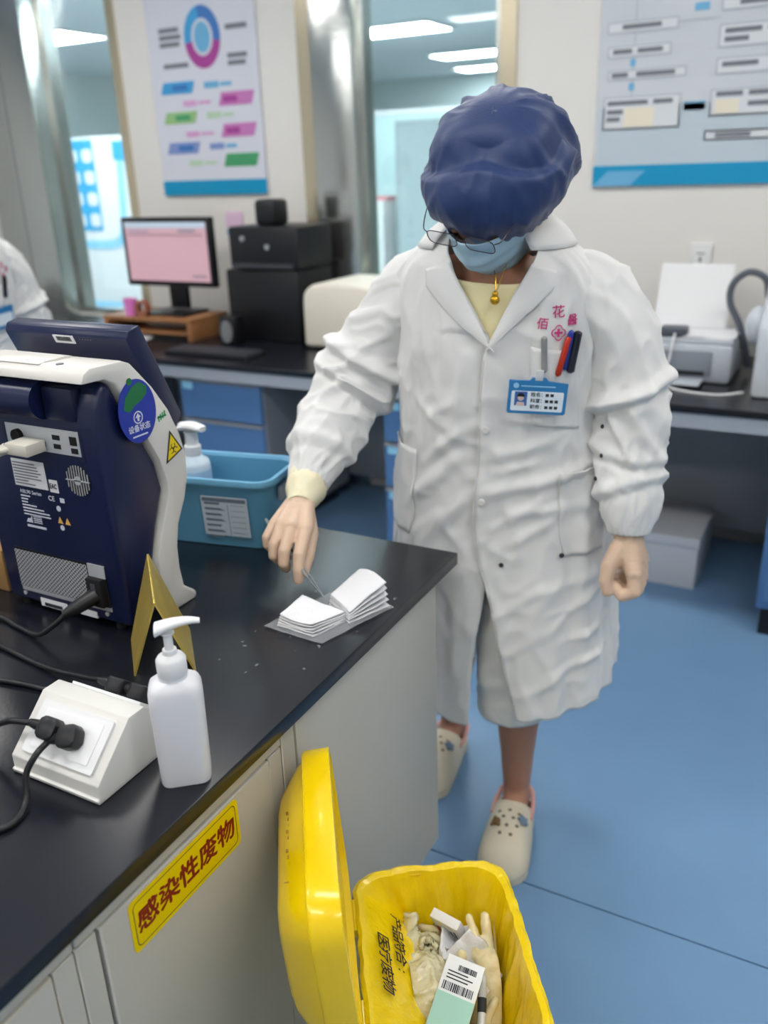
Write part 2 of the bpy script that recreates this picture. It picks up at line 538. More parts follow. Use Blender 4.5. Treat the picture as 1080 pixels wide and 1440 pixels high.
def ring(t, name, cx, cz, r0, r1, a0, a1, m):
    n = 18
    pts = [(cx+r1*math.cos(math.radians(a0+(a1-a0)*i/n)), cz+r1*1.25*math.sin(math.radians(a0+(a1-a0)*i/n))) for i in range(n+1)]
    pts += [(cx+r0*math.cos(math.radians(a1-(a1-a0)*i/n)), cz+r0*1.25*math.sin(math.radians(a1-(a1-a0)*i/n))) for i in range(n+1)]
    Xp = frame((0, YP+0.001, 0), (1, 0, 0), (0, 0, 1))
    MB().plate(pts, 0.0012, Xp).build(name, m, t, smooth=False)
ring(po, 'ring_print', -2.835, 2.082, 0.062, 0.104, -10, 100, c_dblue)
ring(po, 'ring_print', -2.835, 2.082, 0.062, 0.104, 100, 190, c_blue)
ring(po, 'ring_print', -2.835, 2.082, 0.062, 0.104, 190, 350, c_pur)
Xp = frame((0, YP+0.001, 0), (1, 0, 0), (0, 0, 1))
MB().plate([(-2.835+0.046*math.cos(i*0.314), 2.082+0.064*math.sin(i*0.314)) for i in range(20)], 0.0012, Xp).build('ring_core', c_lblue, po, smooth=False)
for x0, x1, z0, z1 in ((-3.09, -2.97, 2.115, 2.135), (-3.09, -2.96, 2.085, 2.105), (-3.09, -2.97, 2.055, 2.075), (-2.70, -2.58, 2.10, 2.122), (-2.70, -2.59, 1.985, 2.005), (-2.70, -2.60, 1.955, 1.975), (-3.08, -2.93, 1.965, 1.985)):
    bar(po, 'text_block', x0, x1, z0, z1, m_greyink)
rows = [(1.855, 0, c_blue, c_dblue, c_lblue), (1.79, 1, c_pink, c_pur, c_lpink), (1.725, 0, c_gr, c_gr2, c_lgr), (1.655, 1, c_pink, c_pur, c_lpink), (1.59, 0, c_vi, c_dblue, c_vi), (1.525, 1, c_gr2, c_gr2, c_lgr)]
for z, side, a, b, c in rows:
    if side == 0:
        bar(po, 'coloured_bar', -3.115, -2.905, z, z+0.052, a, 0.02)
        bar(po, 'bar_text', -3.04, -2.95, z+0.014, z+0.038, b, y=YP-0.0012)
        bar(po, 'coloured_bar', -2.85, -2.765, z+0.014, z+0.042, c)
        bar(po, 'coloured_bar', -2.755, -2.69, z+0.019, z+0.036, c_lgr if c is c_lgr else c_lpink if c is c_lpink else c_lblue)
    else:
        bar(po, 'coloured_bar', -2.775, -2.565, z, z+0.058, a, 0.02)
        bar(po, 'bar_text', -2.745, -2.665, z+0.014, z+0.042, b, y=YP-0.0012)
        bar(po, 'coloured_bar', -2.985, -2.905, z+0.008, z+0.034, c)
        bar(po, 'coloured_bar', -2.895, -2.82, z+0.014, z+0.028, c)

pr = px_poster(-0.983, 0.55, 1.40, 2.40, 'flowchart_poster', 'large flow chart poster with grey boxes and cyan footer', m_poster2)
c_boxline = mat('p_boxline', (176, 182, 190), 0.4); c_box = mat('p_boxfill', (216, 220, 224), 0.3)
bar(pr, 'footer_band', -0.983, 0.55, 1.40, 1.475, MATS['p_cyan'])
bar(pr, 'footer_wedge', -0.983, -0.78, 1.40, 1.455, c_lblue, 0.06, y=YP-0.0012)
bar(pr, 'lower_tint', -0.97, 0.54, 1.475, 1.68, mat('p_paleblue', (190, 204, 214), 0.2))
def fbox(x0, x1, z0, z1, lines, fill=None):
    bar(pr, 'chart_box', x0, x1, z0, z1, c_boxline)
    bar(pr, 'chart_box_fill', x0+0.006, x1-0.006, z0+0.006, z1-0.006, fill or c_box, y=YP-0.0012)
    for (a, b, h) in lines:
        bar(pr, 'text_line', a, b, h, h+0.016, m_greyink, y=YP-0.0024)
fbox(-0.955, -0.70, 1.925, 1.965, [(-0.90, -0.76, 1.938)])
fbox(-0.95, -0.72, 1.845, 1.885, [(-0.93, -0.86, 1.858), (-0.84, -0.75, 1.858)])
fbox(-0.945, -0.66, 1.77, 1.805, [(-0.93, -0.87, 1.78), (-0.84, -0.70, 1.78)])
fbox(-0.955, -0.67, 1.60, 1.715, [(-0.94, -0.79, 1.685), (-0.77, -0.70, 1.685), (-0.94, -0.88, 1.655), (-0.94, -0.89, 1.63)])
bar(pr, 'cream_cell', -0.875, -0.765, 1.61, 1.675, mat('p_cream', (232, 224, 204), 0.4), y=YP-0.003)
fbox(-0.56, -0.24, 1.965, 2.01, [(-0.50, -0.30, 1.98)])
fbox(-0.56, -0.20, 1.85, 1.925, [(-0.54, -0.42, 1.895), (-0.40, -0.24, 1.895), (-0.54, -0.46, 1.868)])
fbox(-0.56, -0.20, 1.765, 1.82, [(-0.54, -0.42, 1.79), (-0.38, -0.24, 1.79)])
fbox(-0.57, -0.20, 1.63, 1.72, [(-0.55, -0.46, 1.695), (-0.44, -0.22, 1.695), (-0.44, -0.24, 1.66)])
bar(pr, 'cream_cell', -0.55, -0.47, 1.64, 1.685, MATS['p_cream'], y=YP-0.003)
fbox(-0.58, -0.22, 1.55, 1.585, [(-0.54, -0.42, 1.56)])
fbox(-0.1, 0.45, 1.60, 1.95, [(-0.05, 0.4, 1.9), (-0.05, 0.3, 1.85), (-0.05, 0.4, 1.8), (-0.05, 0.35, 1.75)])
for x0, x1, z0, z1 in ((-0.65, -0.60, 1.975, 2.0), (-0.66, -0.585, 1.655, 1.685), (-0.865, -0.845, 1.815, 1.84), (-0.865, -0.845, 1.735, 1.76)):
    bar(pr, 'arrow_print', x0, x1, z0, z1, c_lblue)
bar(pr, 'connector_line', -0.70, -0.56, 1.945, 1.95, c_boxline)
bar(pr, 'connector_line', -0.855, -0.85, 1.60, 2.05, c_boxline, y=YP+0.0004)

# ------------------------------------------------------------------ island bench
BX0, BX1, BY0, BY1, BZ = -1.95, -0.632, -1.0, 1.462, 0.775
top = MB().lohi((BX0, BY0, BZ-0.026), (BX1, BY1, BZ), 0.0025, 2).build('worktop', m_black_top)
tag(top, 'long black resin worktop of the near bench', 'worktop')
FX = -0.655
def cabinet(name, label, y0, y1, group):
    t = thing(name, label, 'cabinet', (FX-0.3, (y0+y1)/2, 0), group)
    MB().lohi((-1.28, y0+0.001, 0.085), (FX-0.018, y1-0.001, BZ-0.027)).build('body', m_cab_edge, t, smooth=False)
    MB().lohi((-1.24, y0+0.001, 0.0), (FX-0.06, y1-0.001, 0.085)).build('toe_kick', m_kick, t, smooth=False)
    return t
G = 'cabinets under the near bench'
c1 = cabinet('base_cabinet', 'grey end cabinet with plain panel beside the yellow bin', 0.86, 1.408, G)
MB().lohi((FX-0.018, 0.898, 0.088), (FX, 1.404, 0.748), 0.0015, 1).build('side_panel', m_cab, c1)
MB().lohi((FX-0.018, 0.862, 0.088), (FX-0.003, 0.896, 0.748), 0.0015, 1).build('stile', m_cab, c1)
MB().lohi((FX-0.05, 1.408, 0.088), (FX-0.012, 1.412, 0.72)).build('end_post', m_grey_panel, c1)
c2 = cabinet('base_cabinet', 'cabinet whose door carries the yellow infectious waste sticker', 0.455, 0.86, G)
MB().lohi((FX-0.018, 0.491, 0.088), (FX, 0.825, 0.704), 0.002, 1).build('door', m_cab, c2)
MB().lohi((FX-0.018, 0.456, 0.708), (FX-0.002, 0.859, 0.748), 0.0015, 1).build('top_rail', m_cab, c2)
MB().lohi((FX-0.018, 0.828, 0.088), (FX-0.003, 0.859, 0.704), 0.0015, 1).build('stile', m_cab, c2)
MB().lohi((FX-0.018, 0.456, 0.088), (FX-0.003, 0.487, 0.704), 0.0015, 1).build('stile', m_cab, c2)
c3 = cabinet('base_cabinet', 'plain white cabinet at the lower left corner of the picture', 0.0, 0.455, G)
MB().lohi((FX-0.018, 0.02, 0.088), (FX, 0.421, 0.704), 0.002, 1).build('door', m_cab, c3)
MB().lohi((FX-0.018, 0.001, 0.708), (FX-0.002, 0.454, 0.748), 0.0015, 1).build('top_rail', m_cab, c3)
MB().lohi((FX-0.018, 0.424, 0.088), (FX-0.003, 0.454, 0.704), 0.0015, 1).build('stile', m_cab, c3)
c4 = cabinet('base_cabinet', 'far end of the near bench base, outside the picture', -1.0, 0.0, G)
MB().lohi((FX-0.018, -0.98, 0.088), (FX, -0.002, 0.748), 0.002, 1).build('door', m_cab, c4)
c5 = thing('bench_back_cabinet', 'grey rear half of the near bench base behind the cabinets', 'cabinet', (-1.6, 0.2, 0))
MB().lohi((-1.93, -0.98, 0.085), (-1.285, 1.408, BZ-0.027)).build('body', m_cab, c5, smooth=False)
MB().lohi((-1.90, -0.96, 0.0), (-1.285, 1.39, 0.085)).build('toe_kick', m_kick, c5, smooth=False)

# yellow sticker: infectious waste
m_yel = mat('sticker_yellow', (236, 208, 0), 0.35)
m_dred = mat('dark_red_print', (135, 24, 14), 0.5)
Xs = frame((FX+0.0003, 0.6385, 0.6605), (0, 1, 0), (0, 0, 1))
st = tag(MB().plate(rrect(0.212, 0.078, 0.008), 0.0007, Xs).build('warning_sticker', m_yel, smooth=False), 'yellow sticker with dark red Chinese lettering on the cabinet door', 'sticker')
Xt = Xs @ Matrix.Translation((0, 0, 0.0009))
bo = MB()
o1, o2 = rrect(0.200, 0.066, 0.008), rrect(0.1976, 0.0636, 0.007)
v1 = [bo._v(Xt @ Vector((p[0], p[1], 0))) for p in o1]; v2 = [bo._v(Xt @ Vector((p[0], p[1], 0))) for p in o2]
for i in range(len(v1)):
    j = (i+1) % len(v1)
    bo.face((v1[i], v1[j], v2[j], v2[i]))
bo.build('border_line', m_ink, st, smooth=False)
text_into(MB(), '感染性废物', 0.0385, Xt @ Matrix.Translation((0, -0.001, 0)), 0.0011).build('lettering', m_dred, st, smooth=False)

# ------------------------------------------------------------------ rear counter along the glass wall
CY0, CY1 = 2.77, 3.60
rt = tag(MB().lohi((-4.6, CY0, 0.75), (2.2, CY1, 0.775), 0.003, 1).build('rear_worktop', m_black_top), 'black worktop of the rear counter along the glass wall', 'worktop')
tag(MB().lohi((-4.6, CY0+0.012, 0.70), (2.2, CY0+0.05, 0.7495)).build('apron_rail', mat('apron_grey', (176, 182, 190), 0.45)), 'light grey rail under the front edge of the rear worktop', 'rail')
mp_ = MB().lohi((-4.6, 3.50, 0.09), (2.2, 3.53, 0.7495)).build('modesty_panel', m_grey_panel)
tag(mp_, 'grey panel closing the knee space under the rear worktop', 'panel')
def drawer_unit(x0, x1, label):
    t = thing('drawer_unit', label, 'drawers', ((x0+x1)/2, 3.1, 0), 'blue drawer units under the rear worktop')
    MB().lohi((x0, CY0+0.065, 0.06), (x1, 3.48, 0.749)).build('carcass', m_grey_panel, t, smooth=False)
    MB().lohi((x0+0.02, CY0+0.12, 0.0), (x1-0.02, 3.4, 0.06)).build('plinth', m_black, t, smooth=False)
    zs = [0.08, 0.33, 0.515, 0.69]
    for a, b in zip(zs, zs[1:]):
        d = MB().lohi((x0+0.006, CY0+0.045, a+0.006), (x1-0.006, CY0+0.065, b-0.006), 0.002, 1).build('drawer', m_blue_door, t)
        MB().lohi((x0+0.02, CY0+0.043, b-0.045), (x0+0.075, CY0+0.0452, b-0.012)).build('drawer_label', m_lcyan, d, smooth=False)
        MB().lohi((x0+0.006, CY0+0.040, b-0.012), (x1-0.006, CY0+0.046, b-0.004)).build('handle_rail', m_kick, d, smooth=False)
drawer_unit(-2.52, -2.09, 'blue drawer unit seen above the blue basket')
drawer_unit(-1.53, -1.10, 'blue drawer unit just left of the white coat')
drawer_unit(-3.6, -3.15, 'blue drawer unit at the far left under the rear counter')
cab_r = thing('rolling_cabinet', 'blue cabinet at the right edge under the rear worktop', 'cabinet', (0.1, 2.95, 0))
MB().lohi((-0.145, 2.815, 0.10), (0.30, 3.3, 0.62), 0.004).build('body', m_blue_door, cab_r)
MB().lohi((-0.13, 2.83, 0.0), (0.28, 3.25, 0.10)).build('plinth', m_black, cab_r)
MB().lohi((-0.125, 2.805, 0.13), (0.28, 2.815, 0.60)).build('door', m_blue_door, cab_r)
bx = thing('storage_carton', 'grey-white carton on the floor under the rear worktop', 'box', (-0.46, 3.1, 0))
MB().lohi((-0.66, 2.90+0.17, 0.0), (-0.375, 3.42, 0.20), 0.003).build('body', mat('carton_white', (200, 203, 208), 0.7, var=(6, 0.03)), bx)
MB().lohi((-0.665, 3.063, 0.165), (-0.370, 3.425, 0.205), 0.003).build('lid', MATS['carton_white'], bx)

# things on the rear counter -------------------------------------------------
T = 0.775
m_pgrey2 = mat('printer_dark', (128, 134, 144), 0.5)
mo = thing('computer_monitor', 'flat computer monitor with pinkish screen on the wooden riser', 'monitor', (-2.88, 3.27, 0.88))
def wn(t, name, lo, hi, m, b=0.0): return MB().lohi(lo, hi, b).build(name, m, t)
wn(mo, 'casing', (-3.15, 3.25, 1.005), (-2.62, 3.29, 1.317), m_black, 0.006)
m_screen = mat('lit_screen', (180, 150, 158), 0.3, emit=((206, 160, 172), 0.28))
sc_ = wn(mo, 'screen', (-3.125, 3.247, 1.03), (-2.64, 3.2505, 1.295), m_screen)
for k, (a, b, z0, z1, c) in enumerate(((-3.125, -2.64, 1.27, 1.295, (170, 185, 200)), (-3.11, -2.66, 1.235, 1.243, (150, 120, 130)), (-2.8, -2.7, 1.252, 1.262, (110, 120, 130)), (-3.10, -2.98, 1.25, 1.258, (140, 130, 150)), (-2.74, -2.66, 1.05, 1.06, (130, 120, 130)))):
    bar(sc_, 'screen_row', a, b, z0, z1, mat('screen_row_%d' % k, c, 0.4, emit=(c, 0.3)), y=3.245)
wn(mo, 'stand_neck', (-2.93, 3.285, 0.90), (-2.83, 3.32, 1.06), m_black, 0.005)
wn(mo, 'stand_foot', (-3.0, 3.17, 0.8762), (-2.76, 3.36, 0.892), m_black, 0.006)
m_wood = mat('pine_brown', (150, 104, 66), 0.5, var=(12, 0.18), stretch=(1, 8, 8))
ri = thing('monitor_riser', 'brown wooden riser shelf under the monitor', 'shelf', (-2.93, 3.25, T))
wn(ri, 'top_board', (-3.22, 3.12, 0.858), (-2.68, 3.40, 0.876), m_wood, 0.002)
wn(ri, 'leg_board', (-3.22, 3.12, T), (-3.195, 3.40, 0.858), m_wood, 0.002)
wn(ri, 'leg_board', (-2.705, 3.12, T), (-2.68, 3.40, 0.858), m_wood, 0.002)
wn(ri, 'drawer_board', (-3.195, 3.13, 0.80), (-2.705, 3.395, 0.812), m_wood, 0.002)
pc = thing('document_machine', 'tall black document machine with smaller box on top by the pier', 'machine', (-2.35, 3.35, T))
wn(pc, 'body', (-2.56, 3.26, T), (-2.17, 3.56, 1.09), m_black, 0.01)
wn(pc, 'upper_body', (-2.52, 3.25, 1.095), (-2.15, 3.54, 1.275), m_black, 0.012)
wn(pc, 'top_unit', (-2.405, 3.30, 1.275), (-2.295, 3.42, 1.385), m_black, 0.02)
wn(pc, 'front_slot', (-2.50, 3.244, 1.10), (-2.18, 3.25, 1.12), mat('dark_grey', (60, 62, 68), 0.4))
for x, z in ((-2.44, 1.225), (-2.31, 1.19)):
    MB(frame((x, 3.249, z), (1, 0, 0), (0, 0, 1))).prism(disc(0.012), 0, 0.006).build('indicator', mat('mid_grey', (150, 155, 160), 0.4), pc)
mg = thing('desk_speaker', 'small dark desk speaker with grey grille before the black machine', 'speaker', (-2.47, 3.14, T))
wn(mg, 'body', (-2.52, 3.12, T), (-2.43, 3.20, 0.90), m_black, 0.012)
MB(frame((-2.475, 3.1195, 0.835), (1, 0, 0), (0, 0, 1))).prism([(0.032*math.cos(i*0.3), 0.05*math.sin(i*0.3)) for i in range(21)], 0, 0.004).build('grille', mat('grille_grey', (120, 124, 128), 0.5), mg)
kb = thing('keyboard', 'black keyboard lying before the monitor riser', 'keyboard', (-2.55, 2.93, T))
wn(kb, 'base', (-2.62, 2.86, T), (-2.18, 3.0, 0.79), m_black, 0.004)
for r in range(4):
    for c in range(13):
        MB().lohi((-2.61+c*0.0325, 2.87+r*0.031, 0.79), (-2.61+c*0.0325+0.027, 2.87+r*0.031+0.026, 0.796)).build('key', MATS['dark_grey'], kb, smooth=False)
for k, (x, y, r, lab) in enumerate(((-3.02, 3.0, 0.2, 'white sheets of paper lying before the monitor riser'), (-3.30, 3.05, -0.1, 'white sheets of paper left of the monitor riser'))):
    pp = thing('paper_stack', lab, 'paper', (x, y, T))
    for i in range(4):
        MB(place((x, y, T+0.0004+i*0.002), r+0.05*i)).box((0, 0, 0.0008), (0.21, 0.297, 0.0016)).build('sheet', m_paper, pp, smooth=False)
cup = thing('pink_cup', 'small pink cup on the monitor riser', 'cup', (-3.06, 3.15, 0.876))
MB(place((-3.06, 3.15, 0.8764))).lathe([(0.028, 0), (0.034, 0.08), (0.031, 0.08), (0.026, 0.006)], 20).build('body', mat('pink_cup', (214, 120, 190), 0.5), cup)
fig = thing('brown_tape_roll', 'brown roll standing beside the pink cup on the riser', 'tape', (-2.99, 3.15, 0.876))
MB(frame((-2.985, 3.135, 0.914), (1, 0, 0), (0, 0, 1))).rings([[(r*math.cos(i*math.pi/12), r*math.sin(i*math.pi/12), z) for i in range(24)] for r, z in ((0.022, 0), (0.038, 0), (0.038, -0.03), (0.022, -0.03), (0.022, 0))], False, False).build('roll', mat('brown_tape', (150, 92, 70), 0.4), fig)
nt_ = px_poster(-2.80, -2.69, 1.03, 1.24, 'pinned_note', 'white note pinned on the pier beside the black machine', m_paper)
nt2 = px_poster(-2.80, -2.70, 1.25, 1.32, 'pinned_card', 'pinkish card pinned above the white note', mat('pink_note', (226, 196, 220), 0.7))
bar(nt_, 'blue_mark', -2.795, -2.755, 1.215, 1.235, c_blue)
# cream instrument with rounded shoulders on the counter
ch = thing('cream_instrument', 'cream rounded instrument on the rear counter behind the raised arm', 'instrument', (-1.85, 3.3, T))
m_cream = mat('cream_plastic', (226, 220, 206), 0.5)
MB().prism([(-2.09, T+0.008), (-1.62, T+0.008), (-1.62, 0.98), (-1.66, 1.03), (-1.80, 1.052), (-1.98, 1.058), (-2.05, 1.045), (-2.085, 1.01), (-2.09, 0.96)], 3.16, 3.50, 'y', bevel=0.02, seg=3).build('housing', m_cream, ch)
MB().lohi((-2.07, 3.19, T), (-1.64, 3.47, T+0.01)).build('foot', m_black, ch)
MB().lohi((-1.78, 3.152, 0.84), (-1.66, 3.16, 0.96), 0.003).build('control_panel', m_pgrey2, ch)
# printer group on the right
m_print = mat('printer_grey', (176, 182, 190), 0.45)
pn = thing('inkjet_printer', 'grey inkjet printer on the rear counter right of the coat', 'printer', (-0.5, 3.25, T))
wn(pn, 'body', (-0.68, 3.08, T), (-0.335, 3.40, 0.905), m_print, 0.018)
wn(pn, 'front_panel', (-0.64, 3.072, 0.80), (-0.40, 3.082, 0.885), m_pgrey2, 0.004)
wn(pn, 'output_tray', (-0.62, 2.98, 0.785), (-0.42, 3.08, 0.793), m_print, 0.003)
wn(pn, 'output_slot', (-0.60, 3.069, 0.803), (-0.42, 3.073, 0.818), m_black)
wn(pn, 'top_cover', (-0.68, 3.10, 0.905), (-0.34, 3.38, 0.918), m_print, 0.005)
MB().prism([(3.36, 0.91), (3.38, 0.91), (3.47, 1.10), (3.45, 1.10)], -0.65, -0.42, 'x').build('paper_support', m_print, pn)
fd = thing('feed_paper', 'white sheets standing up in the printer feeder', 'paper', (-0.5, 3.40, 0.92))
for k in range(3):
    MB().prism([(3.345+0.004*k, 0.918), (3.347+0.004*k, 0.918), (3.437+0.004*k, 1.125+0.004*k), (3.435+0.004*k, 1.125+0.004*k)], -0.655, -0.405+0.004*k, 'x').build('sheet', m_paper, fd, smooth=False)
ps = thing('printed_pages', 'white printed pages lying on top of the printer', 'paper', (-0.42, 3.2, 0.918))
for k in range(3):
    MB(place((-0.43, 3.215, 0.9185+0.002*k), 0.1*k-0.1)).box((0, 0, 0.0008), (0.17, 0.17, 0.0014)).build('sheet', m_paper, ps, smooth=False)
cb = thing('card_reader', 'small dark grey box with cable on the printer', 'device', (-0.535, 3.17, 0.918))
MB(place((-0.545, 3.17, 0.9182), 0.05)).prism(rrect(0.09, 0.085, 0.01), 0, 0.03, bevel=0.006).build('body', mat('slate_plastic', (72, 78, 88), 0.45), cb)
MB().tube(smoothpath([(-0.535, 3.125, 0.93), (-0.53, 3.075, 0.92), (-0.535, 3.06, 0.86), (-0.545, 3.04, 0.80), (-0.50, 2.96, 0.779), (-0.36, 2.92, 0.779), (-0.28, 2.98, 0.779)]), 0.004, 8).build('cable', m_white, cb)
hs = thing('breathing_hose', 'dark grey corrugated hose arching beside the printer', 'hose', (-0.33, 3.3, T))
path = smoothpath([(-0.30, 3.28, 0.80), (-0.345, 3.28, 0.94), (-0.385, 3.28, 1.02), (-0.382, 3.28, 1.085), (-0.335, 3.28, 1.125), (-0.28, 3.28, 1.105), (-0.262, 3.28, 1.04)], 14)
MB().tube(path, [0.011+0.0018*(i % 2) for i in range(len(path))], 10).build('tube', mat('hose_grey', (88, 94, 104), 0.5), hs)
ap = thing('centrifuge', 'pale grey laboratory instrument at the right edge of the rear counter', 'instrument', (-0.05, 3.1, T))
MB().prism([(2.93, T), (3.42, T), (3.42, 1.16), (3.16, 1.16), (3.05, 1.05), (2.955, 1.0)], -0.255, 0.15, 'x', bevel=0.015).build('body', mat('instrument_grey', (196, 202, 208), 0.4), ap)
MB().sphere((-0.27, 3.13, 0.97), 0.055, 0.8, 1, 1.2).build('side_bulge', MATS['instrument_grey'], ap)
wn(ap, 'control_panel', (-0.2, 2.925, 0.82), (0.1, 2.945, 0.96), m_pgrey2, 0.004)
ou = thing('wall_socket', 'white wall socket above the printer', 'socket', (-0.55, W0, 1.14))
MB().lohi((-0.59, W0-0.012, 1.095), (-0.51, W0-0.001, 1.19), 0.003).build('plate', m_white, ou)
wn(ou, 'hole', (-0.555, W0-0.0135, 1.12), (-0.545, W0-0.0115, 1.14), m_greyink)
wn(ou, 'hole', (-0.565, W0-0.0135, 1.15), (-0.535, W0-0.0115, 1.155), m_greyink)
pg = thing('charger_plug', 'white charger plug and bundle of cord below the wall socket', 'plug', (-0.54, W0-0.05, 1.08))
MB().lohi((-0.575, W0-0.055, 1.06), (-0.525, W0-0.0125, 1.12), 0.008).build('body', m_white, pg)
MB().tube(smoothpath([(-0.55, W0-0.04, 1.06), (-0.60, W0-0.03, 1.03), (-0.63, W0-0.03, 1.07), (-0.57, W0-0.03, 1.08), (-0.49, W0-0.03, 1.06), (-0.47, W0-0.03, 1.02), (-0.52, W0-0.03, 0.98), (-0.54, W0-0.03, 0.79)]), 0.005, 8).build('cord', m_white, pg)

# ------------------------------------------------------------------ blood gas analyser (rear view) on the bench
m_navy = mat('navy_plastic', (17, 27, 64), 0.32, bump=(300, 0.03))
m_navy2 = mat('navy_plastic_dark', (16, 24, 56), 0.35)
m_ivory = mat('ivory_plastic', (212, 210, 204), 0.35)
m_plate = mat('metal_plate', (190, 194, 198), 0.4, 0.3)
m_hole = mat('vent_black', (10, 11, 14), 0.8)
m_label = mat('label_white', (226, 228, 232), 0.5)
an = thing('blood_analyzer', 'navy and ivory blood analyser seen from the back on the near bench', 'analyzer', (-1.15, 1.0, BZ))
AX0, AX1 = -1.30, -1.002
prof = [(0.930, 0.786), (0.921, 1.135), (0.925, 1.165), (0.945, 1.205), (0.962, 1.205), (1.000, 1.128), (1.040, 1.05), (1.050, 1.0), (1.024, 0.94), (1.004, 0.88), (1.000, 0.786)]
MB().prism(prof, AX0, AX1, 'x', bevel=0.011, seg=3).build('body', m_navy, an)
for x in (-1.27, -1.04):
    for y in (0.945, 0.985):
        MB().cyl((x, y, BZ), (x, y, 0.788), 0.009, seg=12).build('foot', m_hole, an)
outer = [(0.898, 1.214), (0.905, 1.229), (0.920, 1.236), (0.985, 1.234), (1.004, 1.226), (1.045, 1.18), (1.076, 1.134), (1.097, 1.085), (1.106, 1.043), (1.103, 1.005), (1.090, 0.97), (1.066, 0.93), (1.056, 0.89), (1.055, 0.85), (1.060, 0.812), (1.090, 0.788), (1.087, BZ), (1.03, BZ)]
inner = [(1.014, 0.80), (1.003, 0.86), (1.006, 0.89), (1.028, 0.942), (1.048, 0.985), (1.051, 1.012), (1.040, 1.055), (1.002, 1.13), (0.966, 1.20), (0.945, 1.212)]
MB().prism(outer+inner, AX0-0.004, -0.992, 'x', bevel=0.005, seg=2).build('ivory_frame', m_ivory, an)
MB().prism([(0.912, 1.2350), (0.926, 1.2385), (0.972, 1.2385), (0.985, 1.2345)], -1.24, -1.09, 'x', bevel=0.004).build('carry_handle', m_ivory, an)
for x, y in ((-1.252, 0.925), (-1.06, 0.925)):
    MB().cyl((x, y, 1.234), (x, y, 1.2372), 0.006, seg=14).build('screw_recess', m_greyink, an)
MB().lohi((-1.268, 0.92, 1.2345), (-1.262, 0.955, 1.2372)).build('slot', m_hole, an)
# screen slab leaning over the top
scr = [(1.008, 1.262), (1.014, 1.275), (1.040, 1.280), (1.114, 1.118), (1.106, 1.104), (1.080, 1.098)]
MB().prism(scr, -1.275, -0.998, 'x', bevel=0.003, seg=2).build('screen', m_navy, an)
sb = (1.000-1.078, 1.262-1.098)
Xsc = frame((-1.137, 1.0102, 1.2548), (1, 0, 0), (0, -0.40, 0.916))
lb = MB().plate(rrect(0.046, 0.015, 0.001, 2), 0.0008, Xsc).build('serial_label', m_label, an, smooth=False)
bc = MB()
random.seed(3)
x = -0.016
while x < 0.016:
    w = random.choice((0.0006, 0.001, 0.0015))
    bc.plate([(x, -0.003), (x+w, -0.003), (x+w, 0.005), (x, 0.005)], 0.0004, Xsc @ Matrix.Translation((0, 0, 0.0008)))
    x += w + random.choice((0.0007, 0.001))
bc.build('barcode', m_ink, lb, smooth=False)
dots = MB()
for k in range(5):
    dots.plate(disc(0.0009, 8, 0.036+0.006*k, 0.002), 0.0004, Xsc)
dots.build('indicator_dots', m_greyink, an, smooth=False)
# paper-roll housing
MB().cyl((-1.31, 0.925, 1.176), (-1.108, 0.925, 1.176), 0.031, seg=40).build('roll_housing', m_navy, an, ang=30)
MB().lohi((-1.108, 0.918, 1.145), (-1.04, 0.945, 1.200), 0.006).build('latch_block', m_navy2, an)
RY = 0.9268
def rear(name, x0, x1, z0, z1, m, d=0.0015, parent=an, zb=None):
    # flat thing on the rear face (which leans by 2.6 cm per metre)
    y = 0.930 - (0.5*(z0+z1)-0.786)*0.0258
    return MB().lohi((x0, y-d, z0), (x1, y+0.001, z1)).build(name, m, parent, smooth=False)
rear('port_recess', -1.215, -1.036, 1.082, 1.138, m_navy2, 0.0006)
pp = rear('port_panel', -1.207, -1.042, 1.090, 1.131, m_plate, 0.0015)
for a, b, c, d in ((-1.10, -1.084, 1.113, 1.121), (-1.10, -1.084, 1.098, 1.106), (-1.062, -1.047, 1.108, 1.122), (-1.062, -1.047, 1.094, 1.103), (-1.135, -1.118, 1.098, 1.106)):
    rear('port', a, b, c, d, m_hole, 0.0022, pp)
yy = 0.9205
MB(frame((-1.178, yy, 1.112), (1, 0, 0), (0, 0, 1))).prism(disc(0.011), 0, 0.008).build('knob', m_hole, pp)
cn = MB()
cn.lohi((-1.165, 0.878, 1.092), (-1.115, 0.918, 1.112), 0.003)
cn.build('plug', mat('connector_ivory', (206, 202, 190), 0.45), pp)
MB().tube(smoothpath([(-1.158, 0.882, 1.101), (-1.178, 0.868, 1.094), (-1.19, 0.86, 1.06), (-1.20, 0.855, 1.00), (-1.23, 0.86, 0.94), (-1.28, 0.88, 0.87), (-1.36, 0.9, 0.80), (-1.45, 0.92, 0.782)]), 0.0055, 10).build('data_cable', MATS['connector_ivory'], an)
MB().tube([(-1.168, 0.885, 1.101), (-1.184, 0.866, 1.09)], [0.0095, 0.006], 12).build('strain_relief', MATS['connector_ivory'], pp)
# fan grille
fy = 0.930-(1.047-0.786)*0.0258
Xf = frame((-1.060, fy-0.0006, 1.048), (1, 0, 0), (0, 0, 1))
fg = MB(Xf).prism(disc(0.0265, 32), 0, 0.001).build('fan_opening', m_hole, an, smooth=False)
gr = MB(Xf)
for k in range(-4, 5):
    x = k*0.0056
    h = math.sqrt(0.0260**2 - x*x)
    gr.lohi((x-0.0006, -h, 0.001), (x+0.0006, h, 0.0025))
gr.lohi((-0.026, -0.001, 0.0018), (0.026, 0.001, 0.003))
gr.prism(disc(0.0075, 20), 0.0015, 0.003)
gr.build('fan_grille', m_plate, an, smooth=False)
